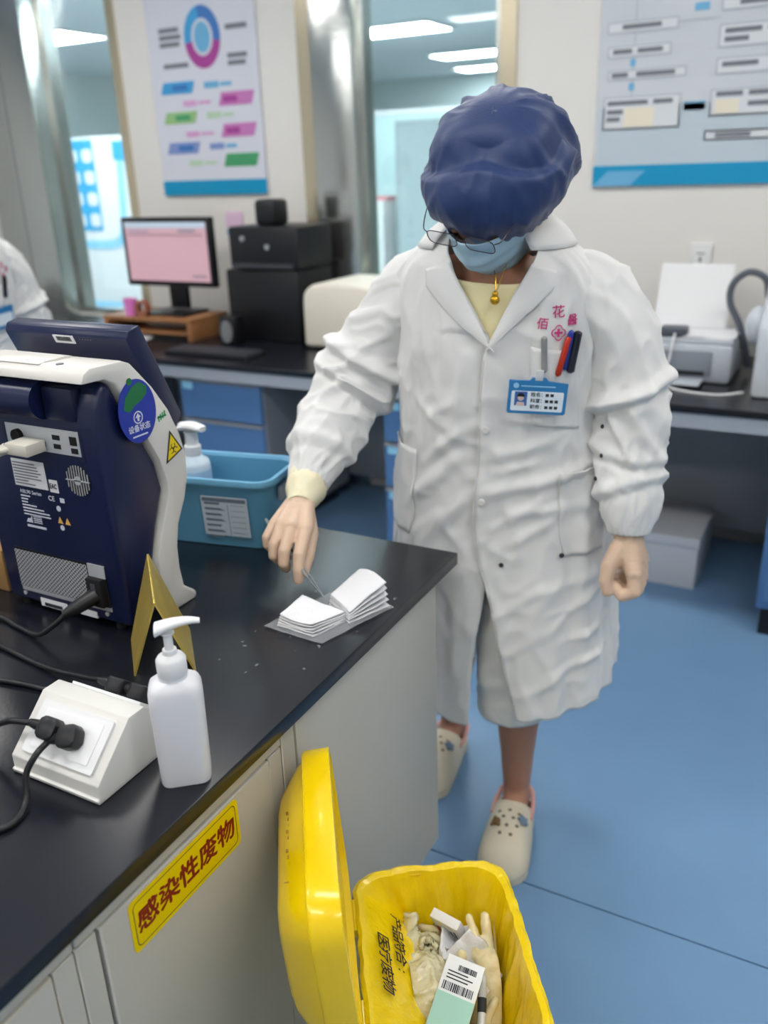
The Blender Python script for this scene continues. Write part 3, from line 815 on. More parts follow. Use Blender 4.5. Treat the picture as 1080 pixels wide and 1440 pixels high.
# labels and printing
lb1 = rear('rating_label', -1.213, -1.136, 1.020, 1.068, m_label, 0.0008)
tx = MB()
random.seed(5)
for k in range(8):
    z = 1.062-0.0052*k
    tx.lohi((-1.210, 0.9215, z-0.0012), (-1.210+random.uniform(0.03, 0.066), 0.9222, z+0.0009))
tx.build('label_text', m_greyink, lb1, smooth=False)
ea = rear('mark_label', -1.131, -1.112, 1.018, 1.040, m_label, 0.0008)
text_into(MB(), 'EAC', 0.0125, frame((-1.1215, 0.9222, 1.029), (1, 0, 0), (0, 0, 1)), 0.0003, squash=0.7).build('lettering', m_ink, ea, smooth=False)
m_wink = mat('white_print', (205, 210, 225), 0.6)
tw = MB()
text_into(tw, 'ABL90 Series', 0.0095, frame((-1.206, 0.9228, 1.010), (1, 0, 0), (0, 0, 1)), 0.0002, 'LEFT')
for k, w in enumerate((0.022, 0.016, 0.014, 0.034, 0.05, 0.062, 0.064)):
    z = 1.002-0.0056*k
    tw.lohi((-1.206, 0.9226, z-0.0011), (-1.206+w, 0.9232, z+0.0011))
text_into(tw, 'CE', 0.0125, frame((-1.132, 0.9228, 1.006), (1, 0, 0), (0, 0, 1)), 0.0003)
tw.lohi((-1.112, 0.9226, 1.002), (-1.102, 0.9232, 1.010))
tw.plate(disc(0.005, 16, -1.119, 0.990), 0.0006, frame((0, 0.9232, 0), (1, 0, 0), (0, 0, 1)))
tw.plate(disc(0.0048, 16, -1.119, 0.955), 0.0006, frame((0, 0.9240, 0), (1, 0, 0), (0, 0, 1)))
tw.plate([(-1.205, 0.953), (-1.19, 0.953), (-1.19, 0.966), (-1.194, 0.960), (-1.20, 0.960)], 0.0006, frame((0, 0.9240, 0), (1, 0, 0), (0, 0, 1)))
for k in range(4):
    tw.lohi((-1.186, 0.9230, 0.954+0.0035*k), (-1.166, 0.9236, 0.9555+0.0035*k))
tw.lohi((-1.205, 0.9238, 0.944), (-1.160, 0.9244, 0.948))
tw.build('printing', m_wink, an, smooth=False)
wt = MB()
for x in (-1.121, -1.104):
    wt.plate([(x-0.006, 0.963), (x+0.006, 0.963), (x, 0.975)], 0.0006, frame((0, 0.9238, 0), (1, 0, 0), (0, 0, 1)))
wt.build('warning_print', mat('orange_print', (226, 176, 90), 0.5), an, smooth=False)
# perforated inlet plate
gp = MB(frame((-1.155, 0.9255, 0.857), (1, 0, 0), (0, 0, 1)))
nx, nz, cs, hr = 21, 10, 0.0083, 0.0020
for i in range(nx):
    for j in range(nz):
        cx, cz = (i-(nx-1)/2)*cs-0.012, (j-(nz-1)/2)*0.0073
        o4 = []
        i4 = []
        for k in range(8):
            a = math.pi/8+k*math.pi/4
            i4.append((cx+hr*math.cos(a), cz+hr*math.sin(a), 0.001))
            m_ = max(abs(math.cos(a)), abs(math.sin(a)))
            o4.append((cx+cs/2*math.cos(a)/m_, cz+0.00365*math.sin(a)/m_, 0.001))
        vo = [gp._v(p) for p in o4]; vi = [gp._v(p) for p in i4]
        for k in range(8):
            gp.face((vo[k], vo[(k+1) % 8], vi[(k+1) % 8], vi[k]))
pf = gp.build('perforated_plate', m_plate, an, smooth=False)
MB().lohi((-1.256, 0.9262, 0.819), (-1.040, 0.9290, 0.896)).build('plate_backing', m_hole, an, smooth=False)
rear('plate_rim', -1.078, -1.040, 0.874, 0.897, m_plate, 0.0025)
rear('plate_rim', -1.256, -1.040, 0.811, 0.820, m_plate, 0.002)
MB().lohi((-1.078, 0.915, 0.822), (-1.044, 0.930, 0.874), 0.002).build('power_inlet', m_hole, an)
MB().lohi((-1.066, 0.9135, 0.852), (-1.056, 0.9155, 0.866)).build('rocker_switch', mat('switch_grey', (70, 72, 78), 0.4), an)
MB().tube([(-1.063, 0.918, 0.842), (-1.073, 0.885, 0.834), (-1.088, 0.868, 0.825)], [0.014, 0.012, 0.007], 14).build('power_plug', m_black, an)
MB().tube(smoothpath([(-1.085, 0.870, 0.826), (-1.105, 0.855, 0.805), (-1.14, 0.85, 0.784), (-1.20, 0.86, 0.7805), (-1.27, 0.87, 0.7805), (-1.40, 0.84, 0.7805)]), 0.0045, 10).build('power_cord', m_black, an)
l2 = rear('bar_label', -1.216, -1.150, 0.786, 0.8015, m_label, 0.0014)
bc = MB()
x = -1.205
while x < -1.162:
    w = random.choice((0.0008, 0.0014, 0.002))
    bc.lohi((x, 0.9268, 0.788), (x+w, 0.9282, 0.7945))
    x += w+0.0012
bc.build('barcode', m_ink, l2, smooth=False)
rear('bar_label', -1.118, -1.078, 0.790, 0.802, m_label, 0.0014)
for x in (-1.252, -1.052):
    MB(frame((x, 0.930, 0.805), (1, 0, 0), (0, 0, 1))).prism(disc(0.004, 14), 0, 0.0035).build('screw', m_plate, an)
# stickers on the right flank
Xr = frame((-0.9918, 1.003, 1.149), (0, 1, 0), (0, 0, 1))
ro = tag(MB(Xr).prism([(0.042*math.cos(i*0.1745)+0.0, 0.052*math.sin(i*0.1745)) for i in range(36)], 0, 0.0012).build('status_sticker', mat('royal_blue_sticker', (28, 52, 158), 0.35), smooth=False), 'round blue status sticker with green blot on the analyser flank', 'sticker')
gb = MB(Xr)
gb.prism([(-0.030+0.0, 0.008), (-0.024, 0.026), (-0.008, 0.040), (0.010, 0.046), (0.026, 0.036), (0.024, 0.024), (0.012, 0.016), (-0.006, 0.010), (-0.018, 0.002)], 0.0012, 0.0018)
gb.prism(disc(0.006, 12, -0.010, 0.050), 0.0012, 0.0018)
gb.build('green_blot', mat('green_ink', (14, 110, 62), 0.45), ro, smooth=False)
wi = MB(Xr)
ob, ib = disc(0.0105, 24, -0.001, -0.010), disc(0.0085, 24, -0.001, -0.010)
v1 = [wi._v((p[0], p[1], 0.0014)) for p in ob]; v2 = [wi._v((p[0], p[1], 0.0014)) for p in ib]
for i in range(24):
    wi.face((v1[i], v1[(i+1) % 24], v2[(i+1) % 24], v2[i]))
wi.prism([(-0.003, -0.016), (0.001, -0.016), (0.001, -0.010), (0.005, -0.010), (-0.001, -0.003), (-0.007, -0.010), (-0.003, -0.010)], 0.0012, 0.0015)
text_into(wi, '设备状态', 0.0125, Matrix.Translation((-0.001, -0.0275, 0.0015)), 0.0003)
wi.lohi((-0.018, -0.041, 0.0012), (0.016, -0.0385, 0.0015))
wi.build('white_printing', m_wink, ro, smooth=False)
bh = MB(Xr)
bz = (0.0735, -0.083)
tri = [(bz[0]-0.0235, bz[1]-0.022), (bz[0]+0.020, bz[1]-0.007), (bz[0]-0.006, bz[1]+0.032)]
bs = tag(bh.prism(tri, 0, 0.001).build('biohazard_sticker', mat('black_print', (24, 24, 22), 0.5), smooth=False), 'yellow and black biohazard triangle on the ivory frame', 'sticker')
cx_, cz_ = sum(p[0] for p in tri)/3, sum(p[1] for p in tri)/3
tri2 = [(cx_+(p[0]-cx_)*0.80, cz_+(p[1]-cz_)*0.80) for p in tri]
MB(Xr).prism(tri2, 0.001, 0.0014).build('yellow_field', m_yel, bs, smooth=False)
bm_ = MB(Xr)
for k in range(3):
    a = math.radians(90+120*k)
    px_, pz_ = cx_+0.0055*math.cos(a), cz_-0.001+0.0055*math.sin(a)
    oo = [bm_._v((px_+0.0055*math.cos(t*0.5236+a+0.8), pz_+0.0055*math.sin(t*0.5236+a+0.8), 0.0016)) for t in range(10)]
    ii = [bm_._v((px_+0.0038*math.cos(t*0.5236+a+0.8), pz_+0.0038*math.sin(t*0.5236+a+0.8), 0.0016)) for t in range(10)]
    for t in range(9):
        bm_.face((oo[t], oo[t+1], ii[t+1], ii[t]))
bm_.prism(disc(0.0018, 10, cx_, cz_-0.001), 0.0014, 0.0016)
bm_.build('biohazard_symbol', MATS['black_print'], bs, smooth=False)
gm = MB(Xr)
for k in range(4):
    gm.lohi((0.045+0.005*k, -0.030+0.002*k, 0.0), (0.0475+0.005*k, -0.020+0.002*k, 0.0008))
gm.lohi((0.044, -0.024, 0.0), (0.064, -0.021, 0.0008))
tag(gm.build('green_smudge', mat('green_smudge_ink', (60, 170, 110), 0.6), smooth=False), 'small green ink smudge on the ivory frame below the round sticker', 'mark')

# brown carton behind the analyser
ct = thing('cardboard_box', 'brown cardboard box at the left edge behind the analyser', 'box', (-1.5, 0.98, BZ))
m_card = mat('cardboard', (158, 122, 74), 0.8, var=(6, 0.1))
MB().lohi((-1.66, 0.955, BZ), (-1.335, 1.12, 0.86), 0.002).build('body', m_card, ct)
MB().lohi((-1.66, 0.985, 0.86), (-1.335, 1.02, 0.8608)).build('tape', mat('packing_tape', (176, 142, 92), 0.3), ct)

# ------------------------------------------------------------------ blue basket with pump bottle
m_bask = mat('basket_blue', (92, 152, 184), 0.38, bump=(120, 0.03))
th = math.radians(10.5)
Xk = place((-1.140, 1.358, BZ+0.001), th)
bk = thing('plastic_basket', 'light blue plastic basket on the near bench behind the analyser', 'basket', (-1.140, 1.358, BZ))
def bring(w, d, z, r=0.03): return [(p[0], p[1], z) for p in rrect(w, d, r, 5)]
b = MB(Xk)
b.rings([bring(0.268, 0.128, 0.003), bring(0.274, 0.134, 0.0), bring(0.276, 0.136, 0.004), bring(0.296, 0.158, 0.140), bring(0.300, 0.162, 0.146), bring(0.290, 0.152, 0.146), bring(0.272, 0.132, 0.008), bring(0.260, 0.120, 0.006)])
b.build('tub', m_bask, bk)
b = MB(Xk)
b.rings([bring(0.300, 0.162, 0.137, 0.032), bring(0.318, 0.180, 0.139, 0.04), bring(0.322, 0.184, 0.145, 0.042), bring(0.318, 0.180, 0.152, 0.04), bring(0.300, 0.162, 0.152, 0.03), bring(0.292, 0.154, 0.146, 0.03)], False, False)
b.build('rim', mat('basket_rim', (104, 164, 198), 0.35), bk)
b = MB(Xk)
b.lohi((0.150, -0.03, 0.095), (0.160, 0.03, 0.125), 0.003)
b.build('handle_bracket', mat('clear_grey', (150, 160, 170), 0.3), bk)
Xl = Xk @ frame((-0.002, -0.0795, 0.078), (1, 0, 0), (0, -0.075, 1))
Xl = Xk @ frame((-0.002-0.0, -0.0775, 0.068), (1, 0, 0), (0, -0.081, 1))
bl = MB().plate(rrect(0.104, 0.088, 0.002, 2, 0.055, 0.002), 0.001, Xl).build('paper_label', mat('label_grey', (178, 190, 200), 0.35), bk, smooth=False)
t1 = MB()
for k in range(7):
    z = 0.028-0.0125*k
    t1.plate([(0.010, z), (0.010+random.uniform(0.03, 0.05), z), (0.045, z+0.005), (0.010, z+0.005)], 0.0004, Xl @ Matrix.Translation((0, 0, 0.001)))
    t1.plate([(0.068, z), (0.100, z), (0.100, z+0.0008), (0.068, z+0.0008)], 0.0004, Xl @ Matrix.Translation((0, 0, 0.001)))
t1.plate([(0.006, 0.0345), (0.104, 0.0345), (0.104, 0.043), (0.006, 0.043)], 0.0004, Xl @ Matrix.Translation((0, 0, 0.001)))
t1.plate([(0.062, -0.04), (0.063, -0.04), (0.063, 0.03), (0.062, 0.03)], 0.0004, Xl @ Matrix.Translation((0, 0, 0.001)))
t1.build('label_text', mat('label_ink', (96, 108, 122), 0.6), bl, smooth=False)
# pump bottle standing in the basket
def pump_head(t, X, m, z, spout=0.05, ang=0.0, big=1.0):
    R = X @ Matrix.Rotation(ang, 4, 'Z')
    MB(R).lathe([(0.017*big, z), (0.0185*big, z+0.002), (0.0185*big, z+0.022), (0.016*big, z+0.026), (0.009, z+0.030), (0.0085, z+0.036)], 28).build('collar', m, t)
    MB(R).lathe([(0.0055, z+0.034), (0.0055, z+0.055), (0.009, z+0.058)], 16).build('stem', m, t)
    b = MB(R)
    zz = z+0.058
    n = 9
    rs = []
    for i in range(n):
        s = i/(n-1)
        w = 0.0135*(1-0.66*s)*big
        h = 0.0080*(1-0.62*s)
        x = -0.014+(spout+0.014)*s
        zc = zz+0.006+0.008*math.sin(s*2.2)
        rs.append([(x, w*math.cos(k*math.pi/8), zc+h*math.sin(k*math.pi/8)) for k in range(16)])
    b.rings(rs)
    b.build('pump_nozzle', m, t)
sp = thing('disinfectant_bottle', 'white pump bottle with clear label standing inside the blue basket', 'bottle', (-1.205, 1.365, BZ+0.008))
Xd = place((-1.205, 1.365, BZ+0.008), 0.2)
m_clear = mat('milky_bottle', (206, 222, 234), 0.3)
MB(Xd).lathe([(0.030, 0), (0.034, 0.004), (0.034, 0.135), (0.031, 0.146), (0.018, 0.155), (0.016, 0.160)], 32).build('bottle_body', m_clear, sp)
MB(Xd).lathe([(0.0345, 0.03), (0.0348, 0.032), (0.0348, 0.125), (0.0345, 0.127)], 32, cap=False).build('label', mat('pale_blue_label', (170, 200, 228), 0.4), sp)
lt = MB(Xd)
for k in range(5):
    a0 = math.radians(-112+k*16)
    lt.grid(lambda u, v: (0.0352*math.cos(a0+u*0.10), 0.0352*math.sin(a0+u*0.10), 0.045+0.065*v), 3, 2)
lt.build('label_print', mat('white_ink_l', (226, 234, 240), 0.5), sp)
lt = MB(Xd)
lt.grid(lambda u, v: (0.0354*math.cos(-0.55+u*0.4), 0.0354*math.sin(-0.55+u*0.4), 0.055+0.04*v), 4, 2)
lt.build('blue_patch', mat('deep_blue_ink', (44, 74, 170), 0.5), sp)
MB(Xd).lathe([(0.017, 0.158), (0.018, 0.160), (0.018, 0.178), (0.014, 0.182), (0.0135, 0.205), (0.016, 0.209)], 28).build('collar', m_white, sp)
hd_ = MB(Xd @ Matrix.Rotation(-0.35, 4, 'Z'))
rs = []
for i in range(12):
    q = i/11
    w = 0.021*(1-0.35*q)*min(1.0, 0.45+q*3)*(1 if q < 0.97 else 0.7)
    h = 0.0095*(1-0.45*q)
    rs.append([(-0.030+0.068*q, w*math.copysign(abs(math.cos(k*math.pi/10))**0.7, math.cos(k*math.pi/10)), 0.216+0.006*math.sin(q*2.6)+h*math.copysign(abs(math.sin(k*math.pi/10))**0.8, math.sin(k*math.pi/10))) for k in range(20)])
hd_.rings(rs).build('pump_head', m_white, sp)
MB(Xd).tube(smoothpath([(-0.012, -0.012, 0.222), (-0.035, -0.022, 0.215), (-0.042, -0.024, 0.195), (-0.036, -0.022, 0.175)]), 0.0035, 10).build('hook', m_white, sp)

# ------------------------------------------------------------------ golden tent sign
m_gold = mat('gold_brass', (208, 182, 92), 0.32, 0.55, var=(22, 0.25), bump=(30, 0.06))
tn = thing('tent_sign', 'gold folded tent sign standing before the analyser', 'sign', (-0.92, 0.9, BZ))
A0, A1 = Vector((-0.871, 0.860, 0.897)), Vector((-0.966, 0.955, 0.922))
for nm, n0, f0 in (('panel', Vector((-0.906, 0.832, BZ+0.0005)), Vector((-0.9925, 0.917, BZ+0.0005))), ('panel', Vector((-0.828, 0.883, BZ+0.0005)), Vector((-0.925, 0.985, BZ+0.0005)))):
    q = MB()
    nrm = (f0-n0).cross(A0-n0).normalized()*0.0014
    q.rings([[p-nrm, p+nrm, r+nrm, r-nrm] for p, r in ((n0, A0), (f0, A1))])
    q.build(nm, m_gold, tn, smooth=False)

# ------------------------------------------------------------------ white pump bottle
hb = thing('soap_bottle', 'plain white square pump bottle at the bench edge', 'bottle', (-0.677, 0.681, BZ))
Xh = place((-0.6765, 0.6815, BZ+0.0004), math.radians(39.5))
m_pe = mat('white_polyethylene', (222, 223, 227), 0.38, sss=0.1)
def hring(w, d, z, r): return [(p[0], p[1], z) for p in rrect(w, d, r, 6)]
MB(Xh).rings([hring(0.056, 0.040, 0.001, 0.010), hring(0.061, 0.045, 0.0, 0.012), hring(0.063, 0.047, 0.004, 0.012), hring(0.066, 0.049, 0.12, 0.012), hring(0.065, 0.048, 0.134, 0.013), hring(0.060, 0.044, 0.142, 0.014), hring(0.048, 0.036, 0.147, 0.014), hring(0.036, 0.034, 0.149, 0.016), hring(0.034, 0.034, 0.153, 0.0168)]).build('bottle_body', m_pe, hb)
pump_head(hb, Xh, m_white, 0.152, 0.040, math.radians(-2))

# ------------------------------------------------------------------ desktop socket box
so = thing('desktop_socket', 'white slanted desktop socket box with black plugs in its front', 'socket', (-0.81, 0.665, BZ))
pf_ = [(0.587, BZ+0.0005), (0.585, 0.782), (0.589, 0.783), (0.589, 0.801), (0.655, 0.862), (0.682, 0.862), (0.748, 0.801), (0.748, 0.783), (0.752, 0.782), (0.750, BZ+0.0005)]
m_sw = mat('socket_white', (212, 211, 206), 0.4)
MB().prism(pf_, -0.89, -0.736, 'x', bevel=0.0015).build('housing', m_sw, so)
sl = Vector((0, 0.066, 0.061)).normalized()
Xo = frame((-0.813, 0.622, 0.8317), (1, 0, 0), sl)
fp = MB().plate(rrect(0.124, 0.070, 0.003, 3), 0.004, Xo).build('face_plate', m_white, so)
MB().plate(rrect(0.100, 0.052, 0.002, 3), 0.0012, Xo @ Matrix.Translation((0, 0, 0.004))).build('inner_plate', mat('plate_bright', (230, 231, 232), 0.35), fp)
Xo2 = frame((-0.813, 0.715, 0.8317), (-1, 0, 0), (0, -sl.y, sl.z))
fp2 = MB().plate(rrect(0.124, 0.070, 0.003, 3), 0.004, Xo2).build('face_plate', m_white, so)
def plug(name, label, X, turn, pts):
    t = thing(name, label, 'plug', X @ Vector((0, 0, 0)), 'black mains plugs in the socket box')
    b = MB(X @ Matrix.Rotation(turn, 4, 'Z'))
    b.prism([(-0.015, -0.010), (-0.008, -0.015), (0.009, -0.015), (0.015, -0.008), (0.015, 0.008), (0.009, 0.015), (-0.008, 0.015), (-0.015, 0.010)], 0.0055, 0.026, bevel=0.003)
    b.build('plug_body', m_black, t)
    b = MB(X @ Matrix.Rotation(turn, 4, 'Z'))
    b.tube([(-0.010, 0, 0.017), (-0.026, 0, 0.016), (-0.036, 0, 0.016)], [0.0085, 0.0068, 0.005], 14)
    b.build('strain_relief', m_black, t)
    s = (X @ Matrix.Rotation(turn, 4, 'Z')) @ Vector((-0.030, 0, 0.016))
    MB().tube(smoothpath([s]+[Vector(p) for p in pts], 10), 0.0042, 10).build('cord', m_black, t)
plug('mains_plug', 'left black plug in the front of the socket box', Xo @ Matrix.Translation((-0.020, 0.000, 0)), 0.0, [(-0.90, 0.605, 0.840), (-0.95, 0.61, 0.815), (-1.05, 0.62, 0.784), (-1.2, 0.60, 0.780)])
plug('mains_plug', 'right black plug in the front of the socket box, cord hanging down', Xo @ Matrix.Translation((0.016, -0.001, 0)), 0.35, [(-0.822, 0.577, 0.832), (-0.826, 0.560, 0.812), (-0.818, 0.548, 0.788), (-0.806, 0.525, 0.780), (-0.81, 0.50, 0.780), (-0.85, 0.47, 0.780), (-0.95, 0.45, 0.780)])
plug('mains_plug', 'black plug at the rear of the socket box beside the tent sign', Xo2 @ Matrix.Translation((0.010, 0.002, 0)), math.pi, [(-0.89, 0.765, 0.812), (-0.95, 0.775, 0.795), (-1.05, 0.785, 0.781), (-1.161, 0.80, 0.780), (-1.3, 0.82, 0.780)])
plug('mains_plug', 'black plug at the rear of the socket box behind the soap bottle', Xo2 @ Matrix.Translation((-0.030, 0.002, 0)), math.pi, [(-0.86, 0.752, 0.80), (-0.92, 0.745, 0.782), (-1.05, 0.735, 0.780), (-1.2, 0.70, 0.780)])

# ------------------------------------------------------------------ gauze pads opened on the bench
m_gauze = mat('gauze_white', (220, 221, 224), 0.85, bump=(260, 0.15))
m_film = mat('wrapper_film', (206, 210, 214), 0.25, alpha=0.30)
ga = thing('gauze_stack', 'flat stack of folded white gauze nearest the bench edge', 'gauze', (-0.745, 1.1, BZ), 'gauze on the near bench')
c4 = [Vector((-0.793, 1.056, 0)), Vector((-0.716, 1.050, 0)), Vector((-0.690, 1.128, 0)), Vector((-0.800, 1.146, 0))]
def sheet(cs, z, warp, seed, shrink=0.0):
    cen = sum(cs, Vector())/4
    q = [c+(cen-c)*shrink for c in cs]
    def fn(u, v):
        p = (q[0]*(1-u)+q[1]*u)*(1-v)+(q[3]*(1-u)+q[2]*u)*v
        n = noise.noise(Vector((p.x*22+seed, p.y*22, seed)))
        n2 = noise.noise(Vector((p.x*60+seed, p.y*60, seed*2)))
        return (p.x, p.y, z + warp(u, v) + 0.0022*n + 0.0008*n2)
    return fn
for k in range(5):
    MB().grid(sheet(c4, BZ+0.003+0.0034*k, lambda u, v: 0.004*(1-u)*(k/4)*v + 0.006*(1-v)*(u-0.5)**2*4*(k/4), 3+k*1.7, 0.03*k), 22, 22).build('gauze_layer', m_gauze, ga, solid=0.0016)
gb_ = thing('gauze_pad', 'puffed white gauze pad folded upright behind the flat stack', 'gauze', (-0.71, 1.19, BZ), 'gauze on the near bench')
d4 = [Vector((-0.752, 1.160, 0)), Vector((-0.683, 1.113, 0)), Vector((-0.650, 1.200, 0)), Vector((-0.745, 1.262, 0))]
for k in range(5):
    MB().grid(sheet(d4, BZ+0.003+0.0045*k, lambda u, v: (0.026*v*(0.4+0.6*u) + 0.010*math.sin(u*3.0)*v)*(k/4), 13+k*2.3, 0.02*k), 22, 22).build('gauze_layer', m_gauze, gb_, solid=0.0016)
wr = tag(MB().grid(sheet([Vector((-0.812, 1.044, 0)), Vector((-0.690, 1.036, 0)), Vector((-0.640, 1.198, 0)), Vector((-0.76, 1.25, 0))], BZ+0.0026, lambda u, v: 0.003*(u-0.5)**2, 31), 24, 24).build('wrapper_sheet', m_film), 'thin translucent wrapper lying under the gauze', 'wrapper')
dr = MB()
random.seed(8)
for k in range(34):
    x, y = random.uniform(-0.82, -0.65), random.uniform(0.86, 1.35)
    r = random.uniform(0.0012, 0.004)
    dr.sphere((x, y, BZ), r, 1, random.uniform(0.7, 1.5), 0.28, 10, 6)
dro = dr.build('water_drops', mat('water', (40, 45, 55), 0.03, spec=0.9, coat=1.0))
dro['kind'] = 'stuff'; dro['label'] = 'small water drops scattered on the black worktop'; dro['category'] = 'water'

# ------------------------------------------------------------------ yellow waste bin
m_bin = mat('bin_yellow', (240, 204, 0), 0.24, spec=0.5, coat=0.2)
m_bag = mat('bag_yellow', (244, 212, 6), 0.26, bump=(38, 0.6), coat=0.3, stretch=(1, 1, 0.4))
BA = math.atan2(0.559, 0.829)
Xbin = place((-0.392, 0.860, 0), BA) @ Matrix.Scale(-1, 4, (0, 1, 0))
# local x runs away from the bench, local y towards the photographer
wbn = thing('waste_bin', 'yellow infectious waste bin with open lid beside the bench', 'bin', (-0.392, 0.860, 0))
BW, BL, BH = 0.245, 0.345, 0.42
b = MB(Xbin)
b.rings([hring(0.19, 0.28, 0.0, 0.04), hring(0.20, 0.29, 0.006, 0.04), hring(BW-0.012, BL-0.012, BH-0.03, 0.05), hring(BW, BL, BH-0.028, 0.055), hring(BW, BL, BH-0.004, 0.055), hring(BW-0.008, BL-0.008, BH, 0.05), hring(BW-0.018, BL-0.018, BH-0.004, 0.045), hring(0.192, 0.282, 0.012, 0.035)])
b.build('bin_body', m_bin, wbn)
for s_ in (-0.09, 0.09):
    MB(Xbin).cyl((-BW/2-0.006, s_-0.03, BH-0.005), (-BW/2-0.006, s_+0.03, BH-0.005), 0.007).build('hinge', m_bin, wbn)
# lid standing open on its hinge, outer side towards the bench
lean = math.radians(-4.0)
Xlid = Xbin @ Matrix.Translation((-BW/2-0.008, 0, BH+0.004)) @ Matrix.Rotation(lean, 4, 'Y')
LH = 0.276
def lring(w, h, d, r): return [(-d, p[0], p[1]+LH/2+0.004) for p in rrect(w, h, r, 6)]
LW = 0.352
b = MB(Xlid)
b.rings([lring(LW-0.022, LH-0.022, 0.010, 0.045), lring(LW-0.010, LH-0.010, 0.0, 0.05), lring(LW, LH, 0.001, 0.055), lring(LW, LH, 0.036, 0.055), lring(LW-0.006, LH-0.006, 0.041, 0.052), lring(LW-0.03, LH-0.03, 0.043, 0.045), lring(LW-0.04, LH-0.04, 0.050, 0.04), lring(LW-0.10, LH-0.10, 0.078, 0.035), lring(LW-0.13, LH-0.13, 0.084, 0.03)])
b.build('lid', m_bin, wbn)
eb = MB(Xlid)
for k in range(9):
    y0 = -0.052+0.012*k
    eb.box((-0.0655+0.002*(k % 3-1), y0, LH-0.0325), (0.0035, 0.0055, 0.0010), M=None)
eb.box((-0.0590, 0.01, LH-0.0290), (0.0010, 0.13, 0.0010))
eb.box((-0.0655, 0.075, LH-0.0325), (0.012, 0.0012, 0.0010))
eb.build('lid_embossing', mat('dark_yellow_groove', (150, 112, 10), 0.5), wbn)
# liner bag turned over the rim
def bagring(w, d, z, r, amp, seed, nn=30):
    base = rrect(w, d, r, 9)
    out = []
    # resample more densely along the outline
    P = [Vector((p[0], p[1])) for p in base]
    for i in range(len(P)):
        a, bb = P[i], P[(i+1) % len(P)]
        n = max(1, int((bb-a).length/0.006))
        for k in range(n):
            out.append(a.lerp(bb, k/n))
    res = []
    for p in out:
        nz = noise.noise(Vector((p.x*30+seed, p.y*30, z*9)))
        n2 = noise.noise(Vector((p.x*75+seed, p.y*75, z*14)))
        d_ = p.normalized()
        q = p + d_*amp*(nz+0.5*n2)
        res.append((q.x, q.y, z + 0.6*amp*n2))
    return res
R_ = 0.05
spec_ = [(BW+0.012, BL+0.012, BH-0.075, 0.006), (BW+0.011, BL+0.011, BH-0.03, 0.0045), (BW+0.008, BL+0.008, BH+0.002, 0.0035), (BW-0.004, BL-0.004, BH+0.006, 0.004), (BW-0.020, BL-0.020, BH+0.002, 0.004), (BW-0.034, BL-0.034, BH-0.03, 0.009), (BW-0.046, BL-0.046, BH-0.07, 0.012), (BW-0.056, BL-0.056, BH-0.12, 0.010), (BW-0.072, BL-0.072, BH-0.17, 0.012), (BW-0.10, BL-0.10, BH-0.215, 0.010)]
fine = []
for a, c in zip(spec_, spec_[1:]):
    for k in range(3):
        t = k/3
        fine.append(tuple(a[i]*(1-t)+c[i]*t for i in range(4)))
fine.append(spec_[-1])
# every ring is resampled from the first outline so that the points match
base_pts = bagring(BW, BL, 0, R_, 0, 0)
b = MB(Xbin)
rs = []
for w, d, z, amp in fine:
    ring_ = []
    for p in base_pts:
        x, y = p[0]*w/BW, p[1]*d/BL
        nz = noise.noise(Vector((x*26, y*26, z*7)))
        n2 = noise.noise(Vector((x*70, y*70, z*16)))
        dv = Vector((x, y)).normalized()
        k = amp*(nz+0.5*n2)
        sag = max(0.0, min(1.0, (BH-0.002-z)/0.09))*max(0.0, min(1.0, -x/(w/2)))**2*(0.072 if w < BW-0.01 else 0)
        ring_.append((x+dv.x*k+sag, y+dv.y*k, z+0.5*amp*n2))
    rs.append(ring_)
b.rings(rs, False, True)
lin_ = b.build('waste_bag', m_bag)
tag(lin_, 'yellow plastic liner bag turned over the rim of the bin', 'bag')
# lettering on the inside of the bag, next to the lid
bt = MB()
m_binp = mat('bag_black_print', (40, 34, 10), 0.6)
def vtext(txt, y0, depth, step, size):
    # the bag falls inwards from the rim next to the lid; characters run towards the photographer
    x0 = -(BW-0.020-0.34*depth)/2+0.072*min(1.0, depth/0.09)+0.005
    for k, c_ in enumerate(txt):
        M = Xbin @ frame((x0, y0+step*k, BH-0.002-depth+0.006), (0, 1, 0), (0.70, 0, -0.71))
        text_into(bt, c_, size, M, 0.0005)
vtext('产品符合:', -0.108, 0.046, 0.0230, 0.026)
vtext('医疗废物', -0.052, 0.020, 0.0260, 0.028)
bto = bt.build('bag_lettering', m_binp, lin_, smooth=False)

